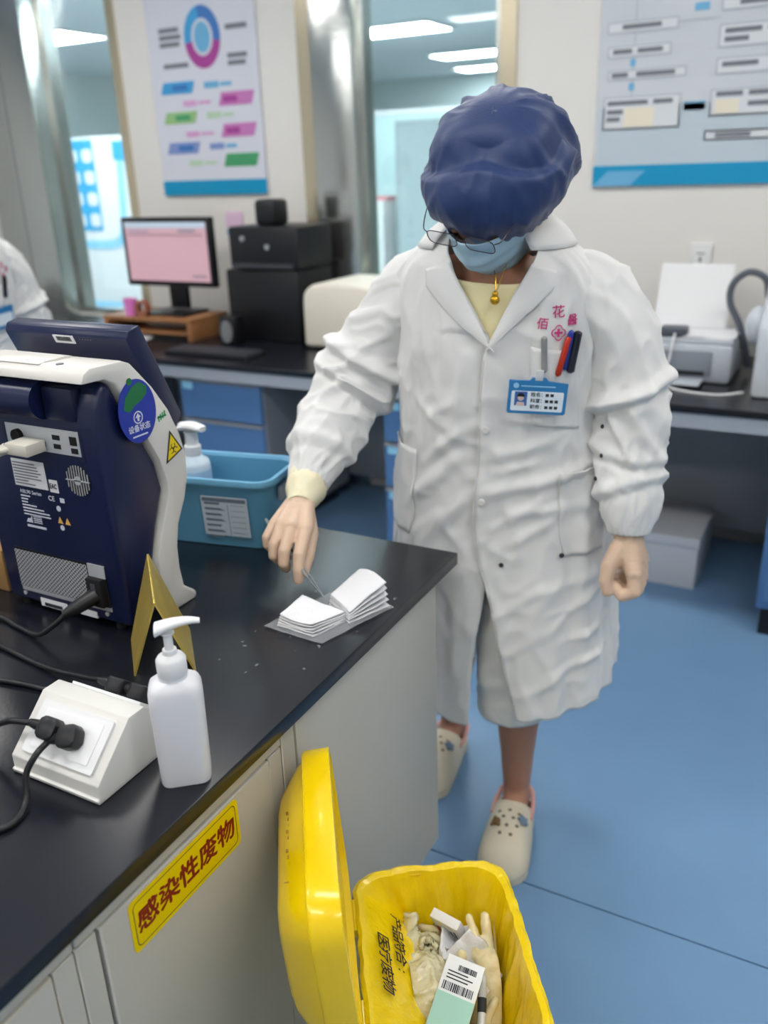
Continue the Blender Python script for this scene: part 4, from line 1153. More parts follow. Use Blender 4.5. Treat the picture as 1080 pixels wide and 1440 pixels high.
# waste lying in the bag -----------------------------------------------------
def B(x, y, z): return Xbin @ Vector((x, y, z))
m_latex = mat('used_latex', (226, 214, 172), 0.35, sss=0.2, bump=(50, 0.3))
m_clearbag = mat('clear_wrap', (226, 220, 184), 0.12, bump=(35, 0.5), alpha=0.86, coat=0.5)
def keep_inside(o):
    # soft waste gives way to the walls of the bag
    Xi = Xbin.inverted()
    for v in o.data.vertices:
        p = Xi @ v.co
        hx, hy = 0.088-0.10*max(0, 0.32-p.z), 0.138-0.10*max(0, 0.32-p.z)
        p.x = max(-0.050, min(hx, p.x))
        p.y = max(-hy, min(hy, p.y))
        p.z = max(0.212, p.z)
        v.co = Xbin @ p
def used_glove(name, label, X, seed, m, puff=1.0):
    random.seed(seed)
    balls = [((0, 0, 0), (0.0, 0.045, 0.004), 0.026*puff, 0.030*puff), ((-0.015, 0.0, 0), (0.015, 0.04, 0), 0.022, 0.024), ((0, -0.03, 0), (0, 0, 0), 0.027, 0.026)]
    for k, (x, L) in enumerate(((-0.026, 0.045), (-0.009, 0.058), (0.010, 0.055), (0.027, 0.042))):
        a = Vector((x, 0.06, 0.0))
        d1 = Vector((x*0.5, 0.03, random.uniform(-0.008, 0.022)))
        b_ = a+d1
        c_ = b_+Vector((random.uniform(-0.012, 0.012), L*0.5, random.uniform(-0.015, 0.02)))
        balls += [(a, b_, 0.0115, 0.0095), (b_, c_, 0.0095, 0.0075)]
    balls += [((-0.028, 0.01, 0), (-0.05, 0.03, 0.012), 0.0125, 0.011), ((-0.05, 0.03, 0.012), (-0.058, 0.058, 0.02), 0.010, 0.008)]
    o = blob(name, m, balls, 0.003, None, 5, 0, X)
    for v in o.data.vertices:
        n1 = noise.noise(v.co*55+Vector((seed, 0, 0)))
        n2 = noise.noise(v.co*130+Vector((0, seed, 0)))
        v.co += v.normal*(0.0035*n1+0.0014*n2)
    keep_inside(o)
    tag(o, label, 'glove', 'used gloves in the bin')
    return o
def Xg(x, y, z, rz, rx=0.0, ry=0.0, s=1.0):
    return Matrix.Translation(B(x, y, z)) @ Matrix.Rotation(rz, 4, 'Z') @ Matrix.Rotation(rx, 4, 'X') @ Matrix.Rotation(ry, 4, 'Y') @ Matrix.Scale(s, 4)
used_glove('used_glove', 'cream used glove with a raised finger by the right side of the bag', Xg(0.070, -0.015, 0.298, 0.2, 0.75, 0.3, 0.95), 4, m_latex)
used_glove('used_glove', 'cream crumpled glove at the far right corner of the bag', Xg(0.055, -0.075, 0.290, 1.2, 0.2, 0.1, 0.85), 9, m_latex)
used_glove('used_glove', 'puffed cream glove filling the near left of the bag', Xg(-0.020, 0.095, 0.262, -0.6, 0.1, 0.2, 1.10), 15, m_latex, 1.2)
used_glove('used_glove', 'flattened cream glove at the near end of the bag', Xg(0.02, 0.10, 0.246, 2.6, 0.0, 0.0, 1.1), 21, m_latex)
cw = blob('clear_bag', m_clearbag, [((-0.018, -0.085, 0.312), (-0.022, -0.005, 0.318), 0.042, 0.048), ((0.0, -0.06, 0.32), (-0.03, -0.03, 0.335), 0.032, 0.034), ((-0.035, -0.105, 0.325), (-0.035, -0.128, 0.362), 0.02, 0.010), ((-0.035, 0.02, 0.305), (-0.035, 0.08, 0.295), 0.038, 0.036)], 0.0035, None, 3, 0, Xbin)
for v in cw.data.vertices:
    r1 = noise.noise(v.co*22); r2 = noise.noise(v.co*36+Vector((5, 0, 0)))
    v.co += v.normal*(0.012*r1+0.008*max(0, 1-abs(r2)*3.0)**2-0.002)
keep_inside(cw)
tag(cw, 'crumpled clear plastic bag at the left inside the bin', 'bag')
def small_box(name, label, cat, c, size, rot, m):
    t = thing(name, label, cat, B(*c))
    X = Matrix.Translation(B(*c)) @ Matrix.Rotation(rot[2], 4, 'Z') @ Matrix.Rotation(rot[0], 4, 'X') @ Matrix.Rotation(rot[1], 4, 'Y')
    MB(X).box((0, 0, 0), size, 0.0015).build('carton', m, t)
    return t, X
t, X = small_box('medicine_carton', 'upright white carton with small red mark at the back of the bin', 'carton', (0.030, -0.118, 0.338), (0.052, 0.016, 0.088), (0.45, 0.0, -0.15), m_paper)
Xc = X @ frame((0, -0.0082, 0), (1, 0, 0), (0, 0, 1))
MB().plate([(-0.022, -0.012), (-0.015, -0.012), (-0.015, 0.012), (-0.022, 0.012)], 0.0006, Xc).build('red_mark', mat('red_mark', (170, 50, 40), 0.5), t, smooth=False)
tt = MB()
for k in range(3):
    tt.plate([(-0.002+0.008*k, -0.03), (0.0012+0.008*k, -0.03), (0.0012+0.008*k, 0.012+0.006*k), (-0.002+0.008*k, 0.012+0.006*k)], 0.0005, Xc)
tt.build('print_lines', m_greyink, t, smooth=False)
t, X = small_box('swab_packet', 'white and mint green packet with barcode lying in the bin', 'packet', (0.008, 0.030, 0.362), (0.058, 0.118, 0.008), (0.30, 0.18, 0.08), mat('packet_white', (226, 230, 232), 0.35))
MB(X).lohi((-0.0286, -0.0585, 0.0042), (0.0286, 0.004, 0.0049)).build('green_panel', mat('mint_print', (156, 202, 190), 0.4), t, smooth=False)
bc = MB(X)
y = -0.026
x = -0.024
random.seed(12)
while x < 0.022:
    w = random.choice((0.0008, 0.0012, 0.002))
    bc.lohi((x, 0.008, 0.0042), (x+w, 0.020, 0.0048))
    bc.lohi((x*0.6+0.006, 0.040, 0.0042), (x*0.6+0.006+w*0.7, 0.048, 0.0048))
    x += w+random.choice((0.0008, 0.0014))
for k in range(3):
    bc.lohi((-0.022, 0.025+0.005*k, 0.0042), (-0.022+random.uniform(0.02, 0.04), 0.0265+0.005*k, 0.0048))
bc.build('barcode', m_ink, t, smooth=False)
for k, (x, y, z, rz, sz, lab) in enumerate(((0.030, -0.078, 0.340, 0.3, 0.9, 'crumpled white paper ball below the white carton'), (0.052, -0.045, 0.340, 1.3, 1.1, 'twisted white paper strip beside the mint packet'))):
    def fn(u, v):
        a = (u-0.5)*0.055*sz
        c_ = (v-0.5)*0.075*sz
        return (a, c_, 0.016*math.sin(u*5+v*3+k)+0.012*noise.noise(Vector((u*4+k*7, v*4, k))))
    wp = MB(Matrix.Translation(B(x, y, z)) @ Matrix.Rotation(rz, 4, 'Z') @ Matrix.Rotation(0.5, 4, 'X')).grid(fn, 16, 20).build('waste_paper', m_gauze, None, ang=25, solid=0.0012)
    tag(wp, lab, 'paper', 'waste paper in the bin')
vl = thing('syringe_packet', 'clear packet with a dark-tipped syringe near the right of the bin', 'syringe', B(0.05, 0.03, 0.34))
Xv = Matrix.Translation(B(0.052, 0.016, 0.342)) @ Matrix.Rotation(0.35, 4, 'Z') @ Matrix.Rotation(-1.15, 4, 'X')
MB(Xv).lathe([(0.006, -0.045), (0.0065, -0.043), (0.0065, 0.03), (0.004, 0.034), (0.002, 0.04)], 16).build('barrel', mat('clear_grey_plastic', (196, 200, 202), 0.15), vl)
MB(Xv).lathe([(0.0067, -0.02), (0.0067, 0.0)], 16).build('dark_band', m_ink, vl)
MB(Xv).lathe([(0.003, -0.07), (0.003, -0.045), (0.009, -0.0449)], 14).build('plunger', m_white, vl)

# ------------------------------------------------------------------ the person in the white coat
def interp(tab, z):
    """smooth interpolation in a table of rows (z, ...)"""
    if z <= tab[0][0]: return tab[0][1:]
    if z >= tab[-1][0]: return tab[-1][1:]
    for i in range(len(tab)-1):
        if tab[i][0] <= z <= tab[i+1][0]:
            break
    p0, p1, p2, p3 = tab[max(i-1, 0)], tab[i], tab[i+1], tab[min(i+2, len(tab)-1)]
    h = p2[0]-p1[0]
    t = (z-p1[0])/h
    out = []
    for k in range(1, len(p1)):
        m1 = (p2[k]-p0[k])/(p2[0]-p0[0])*h
        m2 = (p3[k]-p1[k])/(p3[0]-p1[0])*h
        out.append((2*t**3-3*t*t+1)*p1[k] + (t**3-2*t*t+t)*m1 + (-2*t**3+3*t*t)*p2[k] + (t**3-t*t)*m2)
    return out
#            z     cx      cy     a      bf     bb
TORSO = [(0.36, -0.606, 1.650, 0.250, 0.163, 0.170),
         (0.60, -0.607, 1.648, 0.243, 0.160, 0.165),
         (0.80, -0.608, 1.642, 0.231, 0.152, 0.160),
         (0.95, -0.604, 1.628, 0.216, 0.146, 0.148),
         (1.05, -0.602, 1.610, 0.206, 0.142, 0.135),
         (1.15, -0.600, 1.590, 0.203, 0.138, 0.130),
         (1.25, -0.598, 1.570, 0.203, 0.122, 0.128),
         (1.31, -0.597, 1.560, 0.190, 0.106, 0.118),
         (1.35, -0.596, 1.556, 0.156, 0.090, 0.102),
         (1.38, -0.595, 1.553, 0.112, 0.074, 0.084),
         (1.405, -0.594, 1.550, 0.076, 0.062, 0.070)]
# edges of the two front flaps: z, angle of the upper (her left) flap, angle of the lower flap
EDGE = [(0.36, 0.37, -0.05), (0.50, 0.23, -0.02), (0.65, 0.11, 0.04), (0.80, 0.00, 0.12), (1.00, 0.03, 0.20), (1.17, 0.08, 0.22),
        (1.20, 0.13, 0.14), (1.25, 0.24, 0.03), (1.30, 0.38, -0.08), (1.34, 0.58, -0.25), (1.38, 0.92, -0.55), (1.405, 1.20, -0.90)]
# cloth folds: (angle0, z0, angle1, z1, height, width)
FOLDS = [(-0.48, 1.300, -0.42, 1.164, 0.006, 0.011), (-0.24, 1.284, -0.20, 1.132, 0.005, 0.010), (-0.65, 1.260, -0.53, 1.124, 0.006, 0.012), (-0.06, 1.176, -0.15, 1.036, 0.003, 0.012),
         (0.45, 1.268, 0.43, 1.168, 0.003, 0.010), (0.91, 1.292, 0.81, 1.220, 0.005, 0.010), (1.25, 1.212, 0.98, 1.100, 0.007, 0.012), (0.27, 1.060, 0.87, 1.048, 0.006, 0.008),
         (0.12, 0.976, 0.91, 1.036, 0.006, 0.011), (0.10, 0.904, 1.27, 0.976, 0.009, 0.012), (0.26, 0.864, 1.40, 0.896, 0.007, 0.011), (0.12, 0.824, 0.59, 0.900, 0.006, 0.010),
         (-0.15, 1.020, -0.62, 1.080, 0.006, 0.012), (0.00, 1.040, -0.51, 0.944, 0.007, 0.012), (-0.09, 0.976, -0.72, 0.844, 0.009, 0.014), (-0.01, 0.896, -0.55, 0.756, 0.009, 0.014),
         (-0.05, 1.096, -0.47, 1.040, 0.004, 0.010), (-0.29, 0.844, -0.79, 0.748, 0.006, 0.010), (0.18, 0.780, 0.74, 0.864, 0.006, 0.011), (0.39, 0.688, 1.26, 0.732, 0.0037, 0.012),
         (0.12, 0.624, 0.59, 0.708, 0.005, 0.011), (0.52, 0.580, 0.93, 0.664, 0.0043, 0.010), (0.85, 0.652, 1.34, 0.708, 0.0050, 0.009), (0.75, 0.580, 1.37, 0.620, 0.0056, 0.009),
         (0.59, 0.496, 1.28, 0.560, 0.0050, 0.010), (0.18, 0.528, 0.55, 0.604, 0.004, 0.010), (0.99, 0.532, 1.39, 0.560, 0.006, 0.007), (0.33, 0.448, 0.78, 0.504, 0.004, 0.010),
         (1.37, 1.032, 1.05, 0.892, 0.006, 0.010), (0.57, 0.976, 0.17, 0.948, 0.004, 0.008), (1.42, 0.848, 1.24, 0.732, 0.006, 0.010), (-0.08, 0.728, -0.03, 0.564, 0.006, 0.010),
         (-0.14, 0.724, -0.17, 0.464, 0.006, 0.011)]
def fold_disp(th, z, a):
    d = 0.0
    for t0, z0, t1, z1, h, w in FOLDS:
        ax, ay, bx, by = t0*a, z0, t1*a, z1
        dx, dy = bx-ax, by-ay
        L2 = dx*dx+dy*dy
        px, py = th*a-ax, z-ay
        s = (px*dx+py*dy)/L2
        sc = min(1, max(0, s))
        qx, qy = px-dx*sc, py-dy*sc
        r2 = (qx*qx+qy*qy)/(w*w)
        if r2 < 6:
            d += h*math.exp(-r2)*(1-0.55*(2*sc-1)**2)
    return d
def wrap(th):
    return (th+math.pi) % (2*math.pi)-math.pi
def coat_point(th, z, off=0.0, cloth=True):
    cx, cy, a, bf, bb = interp(TORSO, z)
    s, c = math.sin(th), math.cos(th)
    b = bf if c > 0 else bb
    e = 0.88
    x = a*math.copysign(abs(s)**e, s)
    y = -b*math.copysign(abs(c)**e, c)
    d = off
    if cloth:
        w = wrap(th)
        v = Vector((math.sin(w)*2.2, -math.cos(w)*2.2, 0))
        low = max(0.0, min(1.0, (0.95-z)/0.45))
        d += 0.006*noise.noise(Vector((v.x*1.3, v.y*1.3, z*3.2)))
        # hanging vertical folds grow towards the hem
        d += (0.004+0.016*low)*noise.noise(Vector((v.x*2.3+4, v.y*2.3, z*0.7)))
        # drag lines
        n = noise.noise(Vector((v.x*1.2+z*3.0, v.y*1.2+9, z*7.0)))
        d += 0.0055*(max(0, 1-abs(n)*2.6))**2*(1-0.4*low)
        n = noise.noise(Vector((v.x*1.9-z*4.0, v.y*1.9+3, z*11.0+5)))
        d += 0.0030*(max(0, 1-abs(n)*3.0))**2
        d += fold_disp(w, z, a)
        top = max(0.0, min(1.0, (z-1.33)/0.06))
        d = off + (d-off)*(1-top)
    L = math.hypot(x/(a*a), y/(b*b))
    nx, ny = x/(a*a)/L, y/(b*b)/L
    return Vector((cx+x+nx*d, cy+y+ny*d, z))
def hem(th):
    return 0.392+0.115*(1-math.cos(th))/2+0.02*math.sin(th)-0.055*max(0.0, min(1.0, (th-5.1)/1.0))**2

m_coat = mat('coat_cotton', (222, 222, 220), 0.82, sheen=0.2, bump=(420, 0.06))
m_coat2 = mat('coat_stitch', (208, 208, 206), 0.85)
m_skin = mat('skin', (178, 130, 106), 0.5, sss=0.15, var=(30, 0.06))
m_hair = mat('black_hair', (26, 22, 22), 0.4)
m_shirt = mat('yellow_shirt', (236, 226, 178), 0.85, bump=(300, 0.1))
m_pants = mat('white_trousers', (226, 226, 222), 0.8, bump=(300, 0.06))
per = thing('person', 'person in white lab coat, blue cap, mask and gloves bending over the bench', 'person', (-0.62, 1.62, 0))

# coat body
def build_coat():
    nu, nv = 190, 190
    b = MB()
    def fn(u, v):
        z0 = 1.405
        # rows follow the hem
        thm = 2*math.pi*u
        zb = hem(thm)
        z = zb+(z0-zb)*v
        tl, tr = interp(EDGE, z)
        th = tl+(2*math.pi+tr-tl)*u
        under = max(0.0, (u-0.93)/0.07) if z < 1.22 else 0.0
        lift = max(0.0, 1-u/0.03)*0.004
        return coat_point(th, z, -0.009*under+lift)
    b.grid(fn, nu, nv)
    return b.build('lab_coat', m_coat, per, ang=180, solid=0.0022)
coat = build_coat()
# sleeves
def sleeve(name, path, seed, wr, parent, elbow, steps, n_s=150, n_a=80, squash=0.94):
    """tube of cloth along the arm; steps = (place along the sleeve, drop in radius, tilt, direction) are overhanging creases"""
    P = [Vector(p[:3]) for p in path]
    cen = smoothpath(P, 20)
    rad = [p.x for p in smoothpath([(p[3], 0, 0) for p in path], 20)]
    acc = [0.0]
    for a, c in zip(cen, cen[1:]):
        acc.append(acc[-1]+(c-a).length)
    T = acc[-1]
    rs = []
    nrm = None
    j = 0
    for i in range(n_s):
        s = T*i/(n_s-1)
        while j < len(acc)-2 and acc[j+1] < s: j += 1
        t = (s-acc[j])/max(1e-9, acc[j+1]-acc[j])
        p = cen[j].lerp(cen[j+1], t)
        r = rad[j]*(1-t)+rad[j+1]*t
        d = (cen[min(j+6, len(cen)-1)]-cen[max(j-6, 0)]).normalized()
        if nrm is None:
            nrm = d.cross(Vector((0, 1, 0))).normalized()
        else:
            nrm = (nrm-d*nrm.dot(d)).normalized()
        bn = d.cross(nrm)
        q = s/T
        g = math.exp(-((q-elbow)/0.22)**2)
        end = min(1.0, (1-q)/0.05)
        ring_ = []
        for k in range(n_a):
            ph = 2*math.pi*k/n_a
            cph, sph = math.cos(ph), math.sin(ph)
            n1 = noise.noise(Vector((cph*0.8+seed, sph*0.8, s*11+0.9*math.sin(ph+seed))))
            n2 = noise.noise(Vector((cph*1.5+seed*2, sph*1.5, s*16+cph*1.6)))
            n3 = noise.noise(Vector((cph*1.1-seed, sph*1.1, s*6)))
            dd = wr*(0.006+0.014*g)*(max(0, 1-abs(n1)*2.6)**1.6-0.22) + wr*0.006*max(0, 1-abs(n2)*3)**2 + 0.010*n3
            for s0, drop, tilt, ph0 in steps:
                x = (q-s0-tilt*math.cos(ph-ph0))/0.016
                dd += drop*(math.exp(-(x+1.2)**2/3.0) if x < 0 else 0.62*math.exp(-x*1.1))*1.0 - (drop*0.55*math.exp(-((x-1.0)/1.3)**2))
            dd *= end
            dd += (1-end)*0.0016*math.sin(ph*22+seed)
            rr = r+dd
            ring_.append(p+nrm*(cph*rr)+bn*(sph*rr*squash))
        rs.append(ring_)
    b = MB()
    b.rings(rs, False, False)
    return b.build(name, m_coat, parent, ang=180, solid=0.002)
ARM_R = [(-0.712, 1.562, 1.295, 0.070), (-0.755, 1.566, 1.270, 0.079), (-0.812, 1.565, 1.210, 0.074), (-0.862, 1.555, 1.140, 0.073), (-0.900, 1.530, 1.075, 0.076), (-0.913, 1.475, 1.015, 0.066), (-0.910, 1.400, 0.965, 0.058), (-0.900, 1.338, 0.926, 0.039)]
ARM_L = [(-0.470, 1.578, 1.290, 0.062), (-0.430, 1.580, 1.276, 0.071), (-0.382, 1.586, 1.220, 0.068), (-0.356, 1.594, 1.150, 0.065), (-0.345, 1.594, 1.065, 0.066), (-0.336, 1.580, 0.975, 0.059), (-0.322, 1.562, 0.895, 0.055), (-0.318, 1.552, 0.838, 0.037)]
slR = sleeve('sleeve', ARM_R, 1.3, 0.9, coat, 0.55, [(0.44, 0.016, -0.02, 0.0), (0.56, 0.011, 0.03, 0.5), (0.86, 0.008, 0.02, 2.0)])
slL = sleeve('sleeve', ARM_L, 5.1, 0.75, coat, 0.50, [(0.50, 0.018, -0.045, 0.0), (0.70, 0.008, 0.05, 0.8), (0.84, 0.009, -0.03, 0.3)])

# lapels and collar
def edge_at(side, z):
    tl, tr = interp(EDGE, z)
    return tl if side > 0 else tr
def lapel(side):
    def fn(u, v):
        # v runs up the edge, u outwards
        z = 1.188+0.150*v
        a = interp(TORSO, z)[2]
        w = 0.060*min(1.0, (v/0.80))**0.9 if v < 0.8 else 0.060-0.018*(v-0.8)/0.2
        th = edge_at(side, z)+side*(u*w)/a*1.05
        zz = z-0.012*u*v*(1 if v > 0.5 else 0.5)
        return coat_point(th, zz, 0.004+0.007*math.sin(min(1, u*1.1)*math.pi*0.9)*v+0.0015, False)+Vector((0, -0.002, 0))
    return MB().grid(fn, 14, 30).build('lapel', m_coat, coat, ang=180, solid=0.0022)
lapel(1); lapel(-1)
def collar_fn(u, v):
    th = 0.62+(2*math.pi-1.24)*u
    k = abs(math.sin(th/2))
    ti = coat_point(th, 1.392, 0.0, False)
    o_ = coat_point(th, 1.362-0.004*math.cos(th), 0.008, False)
    front = max(0.0, (0.5-abs(u-0.5))*2)
    top = Vector((-0.594+0.082*math.sin(th), 1.552-0.072*math.cos(th)+0.004, 1.405+0.018*k))
    if v < 0.5:
        p = ti.lerp(top, v*2)
    else:
        q = (v-0.5)*2
        p = top.lerp(o_, q)+Vector((math.sin(th), -math.cos(th), 0.3))*0.008*math.sin(q*math.pi)
    return p
MB().grid(collar_fn, 60, 14).build('collar', m_coat, coat, ang=180, solid=0.0022)

# pockets: patches that follow the coat
def patch(name, t0, t1, z0, z1, m, parent, off=0.004, corner=0.0, tilt=0.0, n=18, cloth=True):
    def fn(u, v):
        th = t0+(t1-t0)*u
        z = z0+(z1-z0)*v+tilt*(u-0.5)
        if corner and v < 0.25:
            sh = corner*(1-v/0.25)
            th = t0+(t1-t0)*(u*(1-2*sh)+sh)
        puff = 0.004*math.sin(u*math.pi)*v
        return coat_point(th, z, off+puff, cloth)
    return MB().grid(fn, n, n).build(name, m, parent, ang=180, solid=0.0018)
def coat_frame(th, z, off=0.004, roll=0.0):
    p = coat_point(th, z, off)
    tx = coat_point(th+0.05, z, off, False)-coat_point(th-0.05, z, off, False)
    tz = coat_point(th, z+0.02, off, False)-coat_point(th, z-0.02, off, False)
    return frame(p, tx, tz) @ Matrix.Rotation(roll, 4, 'Z')
patch('chest_pocket', 0.50, 1.02, 1.045, 1.192, m_coat, coat, 0.004, 0.0, -0.012)
patch('hip_pocket', 0.74, 1.34, 0.778, 0.958, m_coat, coat, 0.004, 0.10, 0.012)
patch('hip_pocket', -1.30, -0.62, 0.778, 0.972, m_coat, coat, 0.004, 0.10, -0.012)
patch('pocket_hem', 0.745, 1.335, 0.938, 0.958, m_coat2, coat, 0.0068, 0.0, 0.012)
# front placket seam and buttons
MB().grid(lambda u, v: coat_point(interp(EDGE, 0.60+0.57*v)[0]+0.004+0.010*u, 0.60+0.57*v, 0.0052), 3, 60).build('placket_seam', m_coat2, coat, ang=180)
for z in (1.036, 0.884):
    th = interp(EDGE, z)[0]+0.055
    M = coat_frame(th, z, 0.006)
    MB(M).lathe([(0.0, 0.0), (0.0075, 0.0), (0.0078, 0.0015), (0.006, 0.003), (0.0, 0.0026)], 18).build('button', mat('button_pearl', (214, 212, 208), 0.3), coat)
for th, z in ((0.20, 0.748), (0.76, 0.780)):
    M = coat_frame(th, z, 0.005)
    MB(M).lathe([(0.0, 0.0), (0.005, 0.0), (0.005, 0.0018), (0.0, 0.0022)], 14).build('snap', m_ink, coat)
# embroidery on the chest
m_emb = mat('magenta_thread', (196, 60, 120), 0.8)
em = MB()
text_into(em, '佰', 0.021, coat_frame(0.60, 1.238, 0.004, -0.1), 0.0003)
text_into(em, '花', 0.023, coat_frame(0.77, 1.257, 0.004, 0.05), 0.0003)
text_into(em, '醫', 0.021, coat_frame(0.93, 1.242, 0.004, 0.1), 0.0003)
M = coat_frame(0.77, 1.222, 0.004)
def diamond_ring(r0, r1, cross):
    n = 32
    out = []
    for r in (r0, r1):
        out.append([M @ Vector(((r*(0.72+0.28*abs(math.cos(2*t*2*math.pi/n))))*math.cos(t*2*math.pi/n), (r*(0.72+0.28*abs(math.cos(2*t*2*math.pi/n))))*math.sin(t*2*math.pi/n)*1.1, 0.0006)) for t in range(n)])
    vo = [em._v(p) for p in out[0]]; vi = [em._v(p) for p in out[1]]
    for k in range(n):
        em.face((vo[k], vo[(k+1) % n], vi[(k+1) % n], vi[k]))
diamond_ring(0.0130, 0.0108, False)
em.plate([(-0.002, -0.007), (0.002, -0.007), (0.002, -0.002), (0.007, -0.002), (0.007, 0.002), (0.002, 0.002), (0.002, 0.007), (-0.002, 0.007), (-0.002, 0.002), (-0.007, 0.002), (-0.007, -0.002), (-0.002, -0.002)], 0.0008, M)
em.build('embroidery', m_emb, coat, smooth=False)

# shirt, trousers
def shirt_fn(u, v):
    w = -1.0+2.0*u
    th = 0.20+w
    ztop = 1.302+0.045*w*w
    z = 1.08+(ztop-1.08)*v
    return coat_point(th, z, -0.012-0.004*v, False)
MB().grid(shirt_fn, 40, 30).build('shirt', m_shirt, per, ang=180, solid=0.002)
def trouser(path, seed):
    pts = smoothpath([p[:3] for p in path], 10)
    rad = [p.x for p in smoothpath([(p[3], 0, 0) for p in path], 10)]
    b = MB()
    rs = []
    for i, (p, r) in enumerate(zip(pts, rad)):
        rg = []
        for k in range(44):
            a = 2*math.pi*k/44
            n = 0.010*noise.noise(Vector((math.cos(a)*1.8+seed, math.sin(a)*1.8, p.z*6)))+0.006*max(0, 1-abs(noise.noise(Vector((math.cos(a)+seed, math.sin(a), p.z*18))))*3)
            rg.append((p.x+(r+n)*math.cos(a), p.y+(r+n)*math.sin(a), p.z))
        rs.append(rg)
    b.rings(rs, False, False)
    o = b.build('trouser_leg', m_pants, per, ang=180, solid=0.002)
    q, r = pts[-1], rad[-1]
    c = MB(Matrix.Translation(q))
    c.rings([[((r+d+0.004*noise.noise(Vector((math.cos(a)*2+seed, math.sin(a)*2, 0))))*math.cos(a), (r+d+0.004*noise.noise(Vector((math.cos(a)*2+seed, math.sin(a)*2, 0))))*math.sin(a), z) for a in [2*math.pi*k/44 for k in range(44)]] for d, z in ((0.001, 0.0), (0.006, -0.002), (0.0085, 0.006), (0.0085, 0.030), (0.005, 0.036), (0.0, 0.034))], False, False)
    c.build('rolled_cuff', m_pants, o, ang=180)
trouser([(-0.540, 1.650, 0.84, 0.100), (-0.545, 1.630, 0.65, 0.094), (-0.553, 1.605, 0.50, 0.084), (-0.556, 1.598, 0.40, 0.076), (-0.557, 1.600, 0.345, 0.072)], 2.0)
trouser([(-0.675, 1.665, 0.84, 0.100), (-0.700, 1.675, 0.65, 0.094), (-0.735, 1.710, 0.50, 0.084), (-0.756, 1.745, 0.42, 0.076), (-0.765, 1.762, 0.375, 0.072)], 7.0)

# head frame: x her left, y where the face points, z crown
Hc = Vector((-0.570, 1.468, 1.456))
hf = Vector((-0.12, -0.66, -0.74)).normalized()
hl = Vector((1, 0.02, -0.13)); hl = (hl-hf*hl.dot(hf)).normalized()
hu = hl.cross(hf)
if hu.z < 0: hu = -hu
HM = Matrix(((hl.x, hf.x, hu.x, Hc.x), (hl.y, hf.y, hu.y, Hc.y), (hl.z, hf.z, hu.z, Hc.z), (0, 0, 0, 1)))
def hp(x, y, z): return HM @ Vector((x, y, z))
neck0 = Vector((-0.594, 1.552, 1.34))
balls = [(hp(0, -0.012, 0.020), hp(0, 0.008, 0.016), 0.080, 0.078), (hp(-0.015, 0.03, 0.0), hp(0.015, 0.03, 0.0), 0.066, 0.066), (hp(0, 0.035, -0.03), hp(0, 0.05, -0.075), 0.058, 0.042),
         (hp(-0.02, 0.055, -0.085), hp(0.02, 0.055, -0.085), 0.030, 0.030), (hp(0, 0.075, -0.105), hp(0, 0.07, -0.095), 0.018, 0.020),
         (hp(0, 0.092, -0.004), hp(0, 0.106, -0.034), 0.008, 0.012), (hp(-0.03, 0.080, 0.012), hp(0.03, 0.080, 0.012), 0.014, 0.014),
         (hp(0.078, -0.005, 0.005), hp(0.080, -0.008, -0.025), 0.013, 0.010), (hp(-0.078, -0.005, 0.005), hp(-0.080, -0.008, -0.025), 0.013, 0.010),
         (hp(0, -0.02, -0.05), neck0, 0.052, 0.056), (neck0, Vector((-0.594, 1.565, 1.28)), 0.058, 0.075), (Vector((-0.586, 1.535, 1.305)), Vector((-0.588, 1.535, 1.26)), 0.058, 0.07),
         (Vector((-0.68, 1.572, 1.27)), Vector((-0.515, 1.572, 1.27)), 0.075, 0.075), (Vector((-0.60, 1.60, 1.2)), Vector((-0.604, 1.64, 0.9)), 0.10, 0.11), (Vector((-0.66, 1.65, 0.88)), Vector((-0.55, 1.65, 0.88)), 0.11, 0.11)]
def chain(pts):
    for (a, ra), (c, rc) in zip(pts, pts[1:]):
        balls.append((Vector(a), Vector(c), ra, rc))
chain([((-0.73, 1.565, 1.29), 0.055), ((-0.81, 1.564, 1.20), 0.047), ((-0.898, 1.532, 1.07), 0.040), ((-0.908, 1.40, 0.965), 0.034), ((-0.897, 1.325, 0.918), 0.026), ((-0.882, 1.285, 0.905), 0.024)])
chain([((-0.465, 1.565, 1.295), 0.055), ((-0.39, 1.575, 1.21), 0.047), ((-0.345, 1.592, 1.065), 0.040), ((-0.325, 1.565, 0.91), 0.033), ((-0.318, 1.552, 0.838), 0.026), ((-0.317, 1.549, 0.80), 0.026)])
chain([((-0.54, 1.65, 0.84), 0.092), ((-0.552, 1.605, 0.47), 0.056), ((-0.553, 1.632, 0.32), 0.054), ((-0.555, 1.638, 0.20), 0.042), ((-0.555, 1.640, 0.10), 0.034), ((-0.552, 1.630, 0.065), 0.034), ((-0.535, 1.54, 0.050), 0.030), ((-0.524, 1.475, 0.042), 0.024)])
balls.append((Vector((-0.555, 1.65, 0.06)), Vector((-0.556, 1.665, 0.050)), 0.030, 0.030))
chain([((-0.675, 1.66, 0.84), 0.092), ((-0.742, 1.725, 0.47), 0.056), ((-0.778, 1.785, 0.32), 0.054), ((-0.798, 1.815, 0.20), 0.042), ((-0.805, 1.825, 0.10), 0.034), ((-0.804, 1.815, 0.065), 0.034), ((-0.798, 1.735, 0.050), 0.030), ((-0.795, 1.675, 0.042), 0.024)])
balls.append((Vector((-0.806, 1.835, 0.06)), Vector((-0.807, 1.850, 0.050)), 0.030, 0.030))
body = blob('body', m_skin, balls, 0.0062, per, 8)
